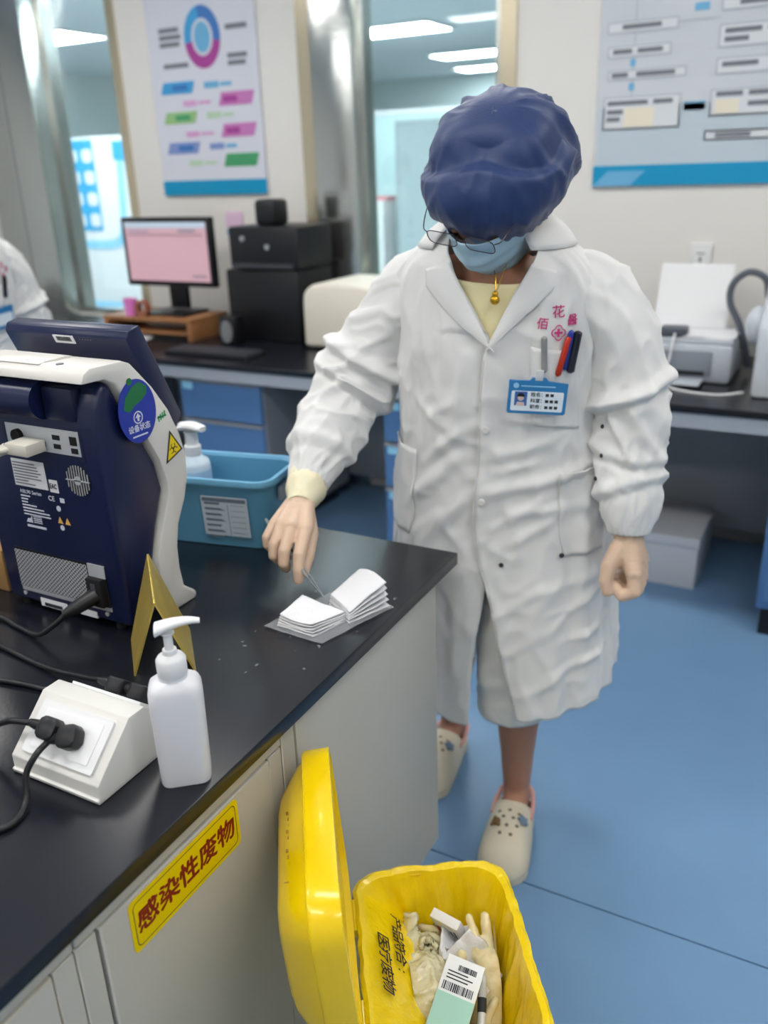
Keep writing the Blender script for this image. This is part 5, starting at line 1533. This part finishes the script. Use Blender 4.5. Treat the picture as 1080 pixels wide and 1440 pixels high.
for sx in (-1, 1):
    ey = MB(HM).sphere((sx*0.032, 0.081, 0.004), 0.0125).build('eye', mat('eye_white', (236, 232, 226), 0.2), per)
    MB(HM).sphere((sx*0.032, 0.0885, -0.001), 0.0058).build('iris', m_hair, ey)
    MB(HM).sphere((sx*0.032, 0.0812, 0.0072), 0.0138).build('eyelid', m_skin, ey)
    br = MB(HM).tube([(sx*0.014, 0.090, 0.032), (sx*0.032, 0.087, 0.035), (sx*0.050, 0.076, 0.030)], [0.003, 0.0035, 0.002], 8).build('eyebrow', m_hair, per)

# cap
m_cap = mat('navy_cap_fabric', (26, 50, 98), 0.5, sheen=0.15, bump=(260, 0.06))
def cap_fn(u, v):
    ph = 2*math.pi*u
    al = v*2.05
    rho = max(0.0, math.sin(min(al, math.pi)))**0.70
    hh = math.cos(al)
    cx, cy = math.sin(ph), math.cos(ph)        # cy > 0 towards the face
    g = max(0.0, (v-0.78)/0.22)
    gather = 1-0.13*g*g
    ax = 0.122
    ay = 0.122 if cy > 0 else 0.136
    x = ax*rho*cx*gather+0.003
    y = ay*rho*cy*gather-0.016-0.038*(1-v)**1.5
    z = 0.020+(0.104 if hh > 0 else 0.118)*hh
    z += 0.34*(y+0.016)*min(1.0, v*1.2)-0.014*max(0, cy)*v**3
    p = Vector((x, y, z))
    d = Vector((cx*rho, cy*rho, hh)).normalized()
    back = max(0.0, min(1.0, (0.35-cy)/0.8))
    n = 0.005*noise.noise(p*13)+0.0030*noise.noise(p*28+Vector((3, 1, 0)))
    # loose radial folds of the crown, mostly towards the back
    r1 = noise.noise(Vector((math.sin(ph)*3.2, math.cos(ph)*3.2, v*1.6+2)))
    n += (0.004+0.011*back)*max(0, 1-abs(r1)*2.4)**1.5*min(1, v*2.2)**2
    # gathers at the elastic band
    n += 0.0022*g*math.sin(ph*26+2*math.sin(ph*3))
    r2 = noise.noise(Vector((math.sin(ph)*5.5, math.cos(ph)*5.5, v*2.2)))
    n += 0.006*max(0, (v-0.62)/0.38)*max(0, 1-abs(r2)*3)**2
    # seam between the front panel and the crown: the panel stands proud, the crown sinks behind it
    lat = 0.60+0.70*(cx-0.15)**2
    k = max(0.0, min(1.0, 0.55+0.8*cy))
    t = (al-lat)/0.055
    n += k*(0.017/(1+math.exp(-t*1.8))-0.017)*math.exp(-((al-lat)/0.55)**2)
    n *= min(1.0, v/0.16)**2
    return p+d*n
cap = MB(HM).grid(cap_fn, 150, 90, closeu=True).build('surgical_cap', m_cap, per, ang=180, solid=0.0016)
# hair under the cap
blob('hair', m_hair, [(hp(0.070, -0.02, 0.0), hp(0.072, -0.03, -0.05), 0.016, 0.008), (hp(0.066, 0.018, 0.0), hp(0.070, 0.008, -0.04), 0.008, 0.004), (hp(-0.07, -0.02, 0.0), hp(-0.070, -0.03, -0.05), 0.014, 0.008), (hp(-0.05, -0.085, -0.01), hp(0.05, -0.085, -0.01), 0.028, 0.028), (hp(0.05, -0.08, -0.01), hp(0.068, -0.05, -0.03), 0.02, 0.012), (hp(-0.05, -0.08, -0.01), hp(-0.068, -0.05, -0.03), 0.02, 0.012)], 0.004, per, 4)
# mask
m_mask = mat('mask_blue', (176, 206, 222), 0.75, bump=(300, 0.08))
def mask_fn(u, v):
    w = 2*u-1
    z = 0.002-0.112*v+0.012*(1-abs(w))*(1-v)
    x = 0.072*math.sin(w*1.25)/math.sin(1.25)*(1-0.10*v)
    y = 0.112-0.085*abs(w)**2.2
    y += 0.016*math.exp(-(w/0.35)**2)*math.exp(-((v-0.35)/0.35)**2)
    y -= 0.024*v*v*v
    y += 0.0022*math.sin(v*22)*(1-abs(w)**3)+0.002*noise.noise(Vector((w*4, v*6, 2)))
    return (x, y, z)
mk = MB(HM).grid(mask_fn, 40, 50).build('face_mask', m_mask, per, ang=180, solid=0.0016)
for sx in (-1, 1):
    MB(HM).tube(smoothpath([(sx*0.071, 0.028, -0.012), (sx*0.084, 0.0, 0.004), (sx*0.090, -0.016, -0.010), (sx*0.086, -0.004, -0.045), (sx*0.066, 0.02, -0.098)], 8), 0.0014, 6).build('ear_loop', m_paper, mk)
# glasses
m_wire = mat('gunmetal_wire', (70, 66, 70), 0.3, 0.8)
gl = MB(HM)
gx = -0.004
GZ, GY = 0.024, 0.123
lens_rr = rrect(0.052, 0.034, 0.012, 5)
gls = None
for sx in (-1, 1):
    pts = [(gx+sx*0.034+p[0], GY-0.10*abs(p[0]*1.0+0.0)*0.15, GZ+p[1]) for p in lens_rr]
    r_ = MB(HM).tube(pts+[pts[0]], 0.0009, 6).build('eyeglasses' if gls is None else 'rim', m_wire, per if gls is None else gls)
    if gls is None: gls = r_
    MB(HM).poly([(p[0], p[1]+0.0002, p[2]) for p in pts]).build('lens', glass_pane_mat('spectacle_lens', (222, 226, 228), 0.12), gls, smooth=False)
    MB(HM).tube(smoothpath([(gx+sx*0.060, GY-0.003, GZ+0.006), (gx+sx*0.071, GY-0.012, GZ+0.008), (sx*0.079, 0.07, GZ+0.016), (sx*0.082, 0.0, 0.010), (sx*0.080, -0.03, -0.012)], 6), 0.0010, 6).build('temple', m_wire, gls)
MB(HM).tube(smoothpath([(gx-0.008, GY, GZ+0.006), (gx, GY+0.003, GZ+0.010), (gx+0.008, GY, GZ+0.006)], 5), 0.0010, 6).build('bridge', m_wire, gls)
# necklace
m_goldc = mat('yellow_gold', (226, 176, 50), 0.25, 0.9)
nk = MB().tube(smoothpath([(-0.540, 1.510, 1.365), (-0.548, 1.475, 1.33), (-0.556, 1.455, 1.293), (-0.566, 1.470, 1.325), (-0.605, 1.495, 1.35), (-0.635, 1.52, 1.37)], 8), 0.0009, 6).build('necklace', m_goldc, per)
MB().sphere((-0.556, 1.449, 1.278), 0.0085, 1, 0.8, 1).sphere((-0.556, 1.450, 1.288), 0.0055, 1, 0.8, 1).build('pendant', m_goldc, nk)

# gloves -------------------------------------------------------------------
m_glove = mat('latex_glove', (210, 182, 158), 0.45, sss=0.25, bump=(90, 0.12), var=(18, 0.07))
V = Vector
rb_ = []
wr = V((-0.893, 1.318, 0.918))
def seg(L, *pr):
    for (a, ra), (c, rc) in zip(pr, pr[1:]):
        L.append((V(a), V(c), ra, rc))
mcp = dict(p=V((-0.906, 1.232, 0.880)), r=V((-0.884, 1.224, 0.886)), m=V((-0.860, 1.221, 0.887)), i=V((-0.837, 1.228, 0.882)))
pip = dict(p=V((-0.910, 1.207, 0.862)), r=V((-0.882, 1.188, 0.858)), m=V((-0.853, 1.178, 0.856)), i=V((-0.824, 1.183, 0.852)))
dip = dict(p=V((-0.909, 1.205, 0.847)), r=V((-0.880, 1.182, 0.840)), m=V((-0.852, 1.172, 0.834)), i=V((-0.821, 1.172, 0.827)))
tip = dict(p=V((-0.911, 1.214, 0.838)), r=V((-0.880, 1.191, 0.828)), m=V((-0.855, 1.183, 0.819)), i=V((-0.821, 1.171, 0.807)))
for k, r in (('p', 0.0105), ('r', 0.0115), ('m', 0.012), ('i', 0.0118)):
    seg(rb_, (wr.lerp(mcp[k], 0.15), 0.021), (mcp[k], 0.0155 if k != 'p' else 0.0140))
    seg(rb_, (mcp[k], 0.0135), (pip[k], r), (dip[k], r*0.92), (tip[k], r*0.80))
seg(rb_, ((-0.905, 1.345, 0.932), 0.030), (wr, 0.029), ((-0.877, 1.265, 0.896), 0.025))
seg(rb_, ((-0.870, 1.280, 0.892), 0.020), ((-0.842, 1.252, 0.864), 0.0155), ((-0.826, 1.215, 0.836), 0.0125), ((-0.822, 1.192, 0.814), 0.0100))
gR = blob('glove', m_glove, rb_, 0.0022, per, 4)
def glove_cuff(c, d, r, parent):
    d = V(d).normalized()
    x = d.cross(V((0, 0, 1))).normalized()
    X = frame(c, x, d.cross(x))
    b = MB(X)
    n = 48
    rs = []
    for i in range(18):
        q = i/17
        z = -0.044+0.080*q
        rr = r*(0.62+0.38*min(1.0, q/0.60)**1.1)+(0.0016 if i >= 16 else 0)
        rs.append([((rr+0.0030*(1-0.5*q)*noise.noise(V((math.cos(t*2*math.pi/n)*2, math.sin(t*2*math.pi/n)*2, z*90))))*math.cos(t*2*math.pi/n), (rr+0.0030*(1-0.5*q)*noise.noise(V((math.cos(t*2*math.pi/n)*2, math.sin(t*2*math.pi/n)*2, z*90))))*math.sin(t*2*math.pi/n), z) for t in range(n)])
    b.rings(rs, False, False)
    return b.build('glove_cuff', mat('latex_cuff', (236, 224, 190), 0.5, sss=0.2, bump=(60, 0.15)), parent, ang=180, solid=0.0012)
glove_cuff(V((-0.893, 1.318, 0.918)), V((-0.902, 1.340, 0.926))-V((-0.875, 1.262, 0.898)), 0.0395, gR)
# her left hand: loose fist, thumb side to the front
lb_ = []
wl = V((-0.318, 1.551, 0.835))
seg(lb_, ((-0.318, 1.552, 0.850), 0.030), (wl, 0.030), ((-0.310, 1.545, 0.790), 0.031))
for k, (y, dr, zz) in enumerate(((1.512, 0.0, 0.0), (1.533, 0.0006, -0.003), (1.553, 0.0, 0.0), (1.571, -0.0012, 0.006))):
    m_ = V((-0.294, y, 0.772+zz))
    p_ = V((-0.288, y-0.008, 0.740+zz))
    d_ = V((-0.310, y-0.010, 0.727+zz))
    t_ = V((-0.327, y-0.004, 0.742+zz))
    seg(lb_, (wl.lerp(m_, 0.25), 0.022), (m_, 0.0165))
    seg(lb_, (m_, 0.0145), (p_, 0.0138+dr), (d_, 0.0126+dr), (t_, 0.0108+dr))
seg(lb_, ((-0.328, 1.532, 0.808), 0.021), ((-0.340, 1.512, 0.780), 0.0170), ((-0.343, 1.503, 0.754), 0.0142), ((-0.338, 1.500, 0.732), 0.0118))
gL = blob('glove', m_glove, lb_, 0.0022, per, 4)

# dark snaps on her left sleeve
bpy.context.view_layer.update()
for g in ((-0.385, 1.53, 1.045), (-0.378, 1.52, 0.990), (-0.385, 1.52, 0.945)):
    ok, loc, nor, _i = slL.closest_point_on_mesh(V(g))
    q = frame(loc, nor.cross(V((0, 0, 1))), V((0, 0, 1)))
    MB(Matrix.Translation(loc)).sphere((0, 0, 0), 0.0036, 1, 1, 1.2, 12, 8).build('snap', m_ink, coat)

# clogs --------------------------------------------------------------------
m_clog = mat('cream_clog', (222, 212, 188), 0.55, bump=(200, 0.05))
def clog(loc, direction, mirror, charms):
    d = V(direction).normalized()
    X = frame(loc, (d.y, -d.x, 0), d)          # x to the right of the walker, y to the toe
    X = Matrix(((d.y, d.x, 0, loc[0]), (-d.x, d.y, 0, loc[1]), (0, 0, 1, loc[2]), (0, 0, 0, 1)))
    def hw(s):
        s = max(0.0, min(1.0, s))
        base = 0.040+0.014*math.sin(max(0, (s-0.25)/0.75)*math.pi*0.62)
        endt = math.sqrt(max(0, 1-((s-0.80)/0.20)**2)) if s > 0.80 else 1
        endh = math.sqrt(max(0, 1-((0.14-s)/0.14)**2)) if s < 0.14 else 1
        return base*min(endt, endh)+0.0001
    L = 0.262
    root = MB(X)
    outl = []
    N = 40
    for i in range(N+1):
        s = i/N
        outl.append((hw(s)+0.003, (s-0.42)*L))
    for i in range(N, -1, -1):
        s = i/N
        outl.append((-hw(s)-0.003, (s-0.42)*L))
    root.prism(outl, 0.0, 0.022, bevel=0.004)
    shoe = root.build('clog', m_clog, per)
    def up(u, v):
        s = 0.36+0.64*v
        al = math.pi*u
        lim = 0.040+0.056*math.sin(min(1, (1.0-s)/0.46)*math.pi/2)**0.75
        c = math.cos(al)
        x = (hw(s)+0.002)*math.copysign(abs(c)**0.75, c)
        z = 0.018+(lim-0.018)*math.sin(al)**0.8*(math.sqrt(max(0, 1-((s-0.86)/0.14)**2)) if s > 0.86 else 1)
        y = (s-0.42)*L-(0.030*math.sin(al)**2 if v == 0 else 0)*0-0.022*(1-v)*math.cos(al)**2
        return (x, y, z)
    MB(X).grid(up, 40, 36).build('upper', m_clog, shoe, ang=180, solid=0.005)
    rim = [up(u/30, 0) for u in range(31)]
    MB(X).tube(rim, 0.0045, 8).build('opening_rim', m_clog, shoe, ang=180)
    def heel(u, v):
        s0 = 0.42
        if u < 0.35: s, sg = s0*(1-u/0.35), 1
        elif u > 0.65: s, sg = s0*(u-0.65)/0.35, -1
        else: s, sg = 0.0, 0
        if sg == 0:
            a = (u-0.35)/0.30*math.pi
            return (0.020*math.cos(a), (0.03-0.42)*L-0.012*math.sin(a), 0.018+0.026*v)
        return (sg*(hw(max(s, 0.03))+0.002), (max(s, 0.03)-0.42)*L, 0.018+0.026*v)
    MB(X).grid(heel, 60, 6).build('heel_wall', m_clog, shoe, ang=180, solid=0.005)
    st = MB(X).tube(smoothpath([(0.045, -0.010, 0.062), (0.044, -0.06, 0.064), (0.032, -0.112, 0.066), (0.0, -0.128, 0.066), (-0.032, -0.112, 0.066), (-0.044, -0.06, 0.064), (-0.045, -0.010, 0.062)], 8), 0.0055, 8).build('heel_strap', mat('pink_strap', (216, 160, 150), 0.55), shoe)
    holes = []
    for (hx, s) in ((-0.022, 0.50), (0.0, 0.47), (0.022, 0.50), (-0.030, 0.57), (-0.011, 0.56), (0.011, 0.56), (0.030, 0.57), (-0.022, 0.64), (0.0, 0.65), (0.022, 0.64), (-0.012, 0.73), (0.012, 0.73)):
        u = math.acos(max(-1, min(1, math.copysign(abs(hx/(hw(s)+0.002))**(1/0.75), hx))))/math.pi
        v = (s-0.36)/0.64
        p = V(up(u, v)); px_ = V(up(u+0.01, v))-V(up(u-0.01, v)); py_ = V(up(u, v+0.01))-V(up(u, v-0.01))
        holes.append((p, px_, py_))
    for k, (p, a, c) in enumerate(holes):
        M = frame(p, -a, c)
        if k in charms:
            col = charms[k]
            b = MB(X @ M @ Matrix.Scale(1.35, 4))
            if col == 'bear':
                b.sphere((0, 0, 0.006), 0.008, 1, 1, 0.5).sphere((-0.006, 0.006, 0.006), 0.0035, 1, 1, 0.6).sphere((0.006, 0.006, 0.006), 0.0035, 1, 1, 0.6)
                b.build('brown_charm', mat('charm_brown', (120, 92, 50), 0.5), shoe)
            else:
                b.prism([(0.012*(1 if i % 2 == 0 else 0.62)*math.cos(i*math.pi/5), 0.012*(1 if i % 2 == 0 else 0.62)*math.sin(i*math.pi/5)) for i in range(10)], 0.003, 0.008, bevel=0.0015)
                b.build('blue_charm', mat('charm_blue', (120, 140, 160), 0.5), shoe)
        else:
            MB(X @ M).prism(disc(0.0044, 12), 0.0, 0.0030).build('vent_hole', mat('clog_hole', (120, 110, 92), 0.8), shoe, smooth=False)
    return shoe
clog((-0.540, 1.560, 0.0), (0.045, -0.235, 0), False, {9: 'bear', 3: 'star'})
clog((-0.800, 1.745, 0.0), (0.015, -0.24, 0), True, {3: 'star'})

# ------------------------------------------------------------------ held and worn things
tw = thing('tweezers', 'steel tweezers held in the gloved hand, tips in the gauze', 'tweezers', (-0.75, 1.141, 0.785))
t0, t1 = V((-0.748, 1.140, 0.802)), V((-0.935, 1.240, 0.882))
dd = (t1-t0).normalized()
sd = dd.cross(V((0, 0, 1))).normalized()
for sg in (-1, 1):
    pts = [t0+sd*sg*0.0008, t0.lerp(t1, 0.3)+sd*sg*0.0035, t0.lerp(t1, 0.6)+sd*sg*0.0055, t0.lerp(t1, 0.92)+sd*sg*0.0022, t1]
    sm = smoothpath(pts, 6)
    MB().tube(sm, [0.0008+0.0016*min(1, i/10) for i in range(len(sm))], 8).build('arm', mat('polished_steel', (190, 194, 198), 0.2, 0.95), tw)
# badge
Mb = coat_frame(0.555, 1.112, 0.016, -0.06)
bg = thing('id_badge', 'blue edged identity badge clipped to the chest of the coat', 'badge', Mb @ V((0, 0, 0)))
MB(Mb).prism([(-0.049, -0.034), (0.049, -0.034), (0.052, -0.031), (0.052, 0.026), (0.016, 0.030), (0.012, 0.036), (-0.012, 0.036), (-0.016, 0.030), (-0.052, 0.030), (-0.052, -0.031)], 0, 0.003, bevel=0.0008, seg=1).build('holder', mat('badge_blue', (44, 122, 178), 0.3, coat=0.4), bg)
cd_ = MB(Mb).prism(rrect(0.092, 0.038, 0.003, 3, 0, -0.009), 0.003, 0.0035).build('card', mat('badge_white', (224, 234, 242), 0.3), bg, smooth=False)
MB(Mb).prism([(-0.040, -0.018), (-0.018, -0.018), (-0.018, 0.009), (-0.040, 0.009)], 0.0035, 0.0038).build('portrait_field', mat('portrait_blue', (58, 104, 170), 0.4), cd_, smooth=False)
pb = MB(Mb); pb.prism(disc(0.0055, 16, -0.029, -0.003), 0.0038, 0.0041); pb.prism([(-0.037, -0.018), (-0.021, -0.018), (-0.023, -0.011), (-0.035, -0.011)], 0.0038, 0.0041)
pb.build('portrait_figure', mat('portrait_skin', (214, 188, 180), 0.5), cd_, smooth=False)
pbh = MB(Mb); pbh.prism([(-0.029+0.0066*math.cos(a*0.35-0.2), 0.0005+0.006*math.sin(a*0.35-0.2)) for a in range(11)], 0.0041, 0.0043); pbh.build('portrait_hair', m_hair, cd_, smooth=False)
tb = MB(Mb)
for k, s in enumerate(('姓名：', '科室：', '职务：')):
    text_into(tb, s, 0.0088, Matrix.Translation((-0.012, 0.004-0.0118*k, 0.0038)), 0.00015, 'LEFT')
    for q in range(3 if k else 2):
        tb.lohi((0.014+0.0085*q, 0.001-0.0118*k, 0.0035), (0.020+0.0085*q, 0.0065-0.0118*k, 0.0038))
tb.build('card_text', m_ink, cd_, smooth=False)
hd = MB(Mb)
hd.prism(disc(0.005, 18, -0.039, 0.020), 0.003, 0.0034)
hd.lohi((-0.030, 0.0185, 0.003), (0.030, 0.0205, 0.0034))
hd.build('header_print', mat('badge_pale', (150, 200, 232), 0.4), bg, smooth=False)
MB(Mb).box((0, 0.040, 0.002), (0.014, 0.020, 0.004), 0.0015).build('clip_strap', mat('clear_strap', (206, 212, 216), 0.25), bg)
# pens in the chest pocket
def pen(label, th, z, L, r, m, rolln, clipm, capm=None):
    M = coat_frame(th, z, 0.012, rolln)
    t = thing('pen', label, 'pen', M @ V((0, 0, 0)), 'pens in the chest pocket')
    X = M @ Matrix.Rotation(math.radians(-90), 4, 'X')
    MB(X).lathe([(0.001, L*0.55), (r*0.8, L*0.55-0.002), (r, L*0.5), (r, -L*0.45), (r*0.5, -L*0.5)], 16).build('barrel', m, t)
    MB(M).box((0, L*0.30, r+0.0015), (0.004, L*0.42, 0.0015), 0.0006).build('clip', clipm, t)
    if capm:
        MB(X).lathe([(0.0, L*0.55+0.006), (r*0.7, L*0.55+0.005), (r*0.75, L*0.53)], 14).build('push_button', capm, t)
    return t
m_penred = mat('pen_red', (186, 48, 24), 0.35); m_penblk = mat('pen_black', (28, 30, 42), 0.35); m_pengry = mat('pen_grey', (140, 142, 142), 0.4); m_penblu = mat('pen_blue', (40, 60, 150), 0.35)
pen('grey capped pen, leftmost in the chest pocket', 0.62, 1.186, 0.062, 0.0055, m_pengry, 0.05, m_pengry)
pen('orange-red pen in the chest pocket', 0.82, 1.180, 0.070, 0.0055, m_penred, -0.22, m_penred, m_penblu)
pen('black marker with clip, rightmost in the chest pocket', 0.94, 1.186, 0.072, 0.0075, m_penblk, -0.12, m_penblk)
pen('blue pen half hidden between the red pen and black marker', 0.875, 1.190, 0.068, 0.005, m_penblu, -0.10, m_penblu)

# ------------------------------------------------------------------ second person, cut by the left edge of the picture
pe2 = thing('person', 'person in white coat standing behind the analyser, cut by the left picture edge', 'person', (-2.775, 2.006, 0))
Tm = Matrix.Translation(V((-2.785, 2.004, -0.03))) @ Matrix.Rotation(math.radians(72), 4, 'Z') @ Matrix.Translation(V((0.60, -1.60, 0)))
MIR = Matrix.Translation(V((-1.20, 0, 0))) @ Matrix.Scale(-1, 4, (1, 0, 0))
def clone(o, parent, M):
    c = o.copy()
    COL.objects.link(c)
    c.parent = parent
    c.matrix_parent_inverse = parent.matrix_basis.inverted() if parent.parent is None else Matrix.Identity(4)
    c.matrix_basis = M
    return c
coat2 = clone(coat, pe2, Tm)
for src, M in ((slL, I4), (slL, MIR)):
    c = src.copy()
    COL.objects.link(c)
    c.parent = coat2
    c.matrix_parent_inverse = Matrix.Identity(4)
    c.matrix_basis = M
for ch_ in list(coat.children):
    if ch_.name.split('.')[0] in ('lapel', 'collar', 'chest_pocket', 'hip_pocket', 'button', 'embroidery'):
        c = ch_.copy()
        COL.objects.link(c)
        c.parent = coat2
        c.matrix_parent_inverse = Matrix.Identity(4)
for ch_ in list(per.children):
    if ch_.name.split('.')[0] in ('shirt', 'trouser_leg'):
        clone(ch_, pe2, Tm)
g2 = clone(gL, pe2, Tm)
g3 = clone(gL, pe2, Tm @ MIR)
balls = [(V((-0.60, 1.535, 1.50)), V((-0.60, 1.545, 1.51)), 0.082, 0.084), (V((-0.60, 1.50, 1.47)), V((-0.60, 1.495, 1.43)), 0.060, 0.046), (V((-0.60, 1.485, 1.405)), V((-0.60, 1.49, 1.41)), 0.024, 0.024),
         (V((-0.60, 1.448, 1.475)), V((-0.60, 1.436, 1.452)), 0.008, 0.012), (V((-0.522, 1.54, 1.485)), V((-0.520, 1.545, 1.455)), 0.012, 0.010), (V((-0.678, 1.54, 1.485)), V((-0.680, 1.545, 1.455)), 0.012, 0.010),
         (V((-0.60, 1.55, 1.44)), V((-0.598, 1.56, 1.32)), 0.052, 0.058), (V((-0.68, 1.572, 1.27)), V((-0.515, 1.572, 1.27)), 0.075, 0.075), (V((-0.60, 1.60, 1.2)), V((-0.604, 1.64, 0.9)), 0.10, 0.11), (V((-0.66, 1.65, 0.88)), V((-0.55, 1.65, 0.88)), 0.11, 0.11)]
for mx in (1, -1):
    def q_(x, y, z): return V((-0.60+(x+0.60)*mx, y, z))
    chain([(q_(-0.465, 1.565, 1.295), 0.055), (q_(-0.39, 1.575, 1.21), 0.047), (q_(-0.345, 1.592, 1.065), 0.040), (q_(-0.325, 1.565, 0.91), 0.033), (q_(-0.318, 1.552, 0.838), 0.026), (q_(-0.317, 1.549, 0.80), 0.026)])
    chain([(q_(-0.52, 1.65, 0.84), 0.092), (q_(-0.51, 1.64, 0.47), 0.056), (q_(-0.505, 1.66, 0.32), 0.054), (q_(-0.505, 1.665, 0.12), 0.036), (q_(-0.505, 1.655, 0.095), 0.036), (q_(-0.50, 1.56, 0.080), 0.032), (q_(-0.50, 1.49, 0.072), 0.026)])
body2 = blob('body', m_skin, balls, 0.009, pe2, 8)
body2.matrix_basis = Tm
sh_ = []
for mx in (1, -1):
    x = -0.60+0.10*mx
    sh_ += [(V((x, 1.67, 0.07)), V((x, 1.48, 0.068)), 0.040, 0.038)]
for a in sh_:
    so_ = blob('shoe', m_clog, [a], 0.006, pe2, 3)
    so_.matrix_basis = Tm
hr = blob('hair', m_hair, [(V((-0.60, 1.565, 1.53)), V((-0.60, 1.535, 1.545)), 0.088, 0.076), (V((-0.60, 1.60, 1.50)), V((-0.60, 1.61, 1.44)), 0.065, 0.045), (V((-0.665, 1.56, 1.52)), V((-0.67, 1.57, 1.45)), 0.024, 0.016), (V((-0.535, 1.56, 1.52)), V((-0.53, 1.57, 1.45)), 0.024, 0.016)], 0.007, pe2, 4)
hr.matrix_basis = Tm
def mk2(u, v):
    w = 2*u-1
    return (-0.60+0.066*math.sin(w*1.25)/0.949, 1.432+0.07*abs(w)**2.2+0.02*v*v, 1.478-0.095*v)
mo2 = MB().grid(mk2, 24, 20).build('face_mask', m_mask, pe2, ang=180, solid=0.002)
mo2.matrix_basis = Tm
for sx in (-1, 1):
    e_ = MB().sphere((-0.60+sx*0.031, 1.452, 1.495), 0.011).build('eye', MATS['eye_white'], pe2); e_.matrix_basis = Tm
    MB().sphere((-0.60+sx*0.031, 1.4445, 1.495), 0.0055).build('iris', m_hair, e_)
# badge and pen of the second person
Mb2 = Tm @ coat_frame(0.50, 1.085, 0.016, 0.05)
bg2 = thing('id_badge', 'blue and white badge on the coat at the left picture edge', 'badge', Mb2 @ V((0, 0, 0)))
MB(Mb2).prism(rrect(0.100, 0.078, 0.004, 3), 0, 0.003).build('holder', MATS['badge_blue'], bg2)
MB(Mb2).prism(rrect(0.088, 0.042, 0.003, 3, 0, -0.006), 0.003, 0.0036).build('card', MATS['badge_white'], bg2, smooth=False)
MB(Mb2).box((0, 0.046, 0.002), (0.014, 0.020, 0.004), 0.0015).build('clip_strap', MATS['clear_strap'], bg2)
Mp2 = Tm @ coat_frame(0.66, 1.185, 0.012, -0.05)
pn2 = thing('pen', 'black pen in the pocket of the coat at the left picture edge', 'pen', Mp2 @ V((0, 0, 0)))
MB(Mp2 @ Matrix.Rotation(math.radians(-90), 4, 'X')).lathe([(0.003, 0.04), (0.007, 0.036), (0.007, -0.03), (0.003, -0.035)], 14).build('barrel', m_penblk, pn2)
MB(Mp2).box((0, 0.02, 0.0085), (0.004, 0.032, 0.0015)).build('clip', m_penblk, pn2)
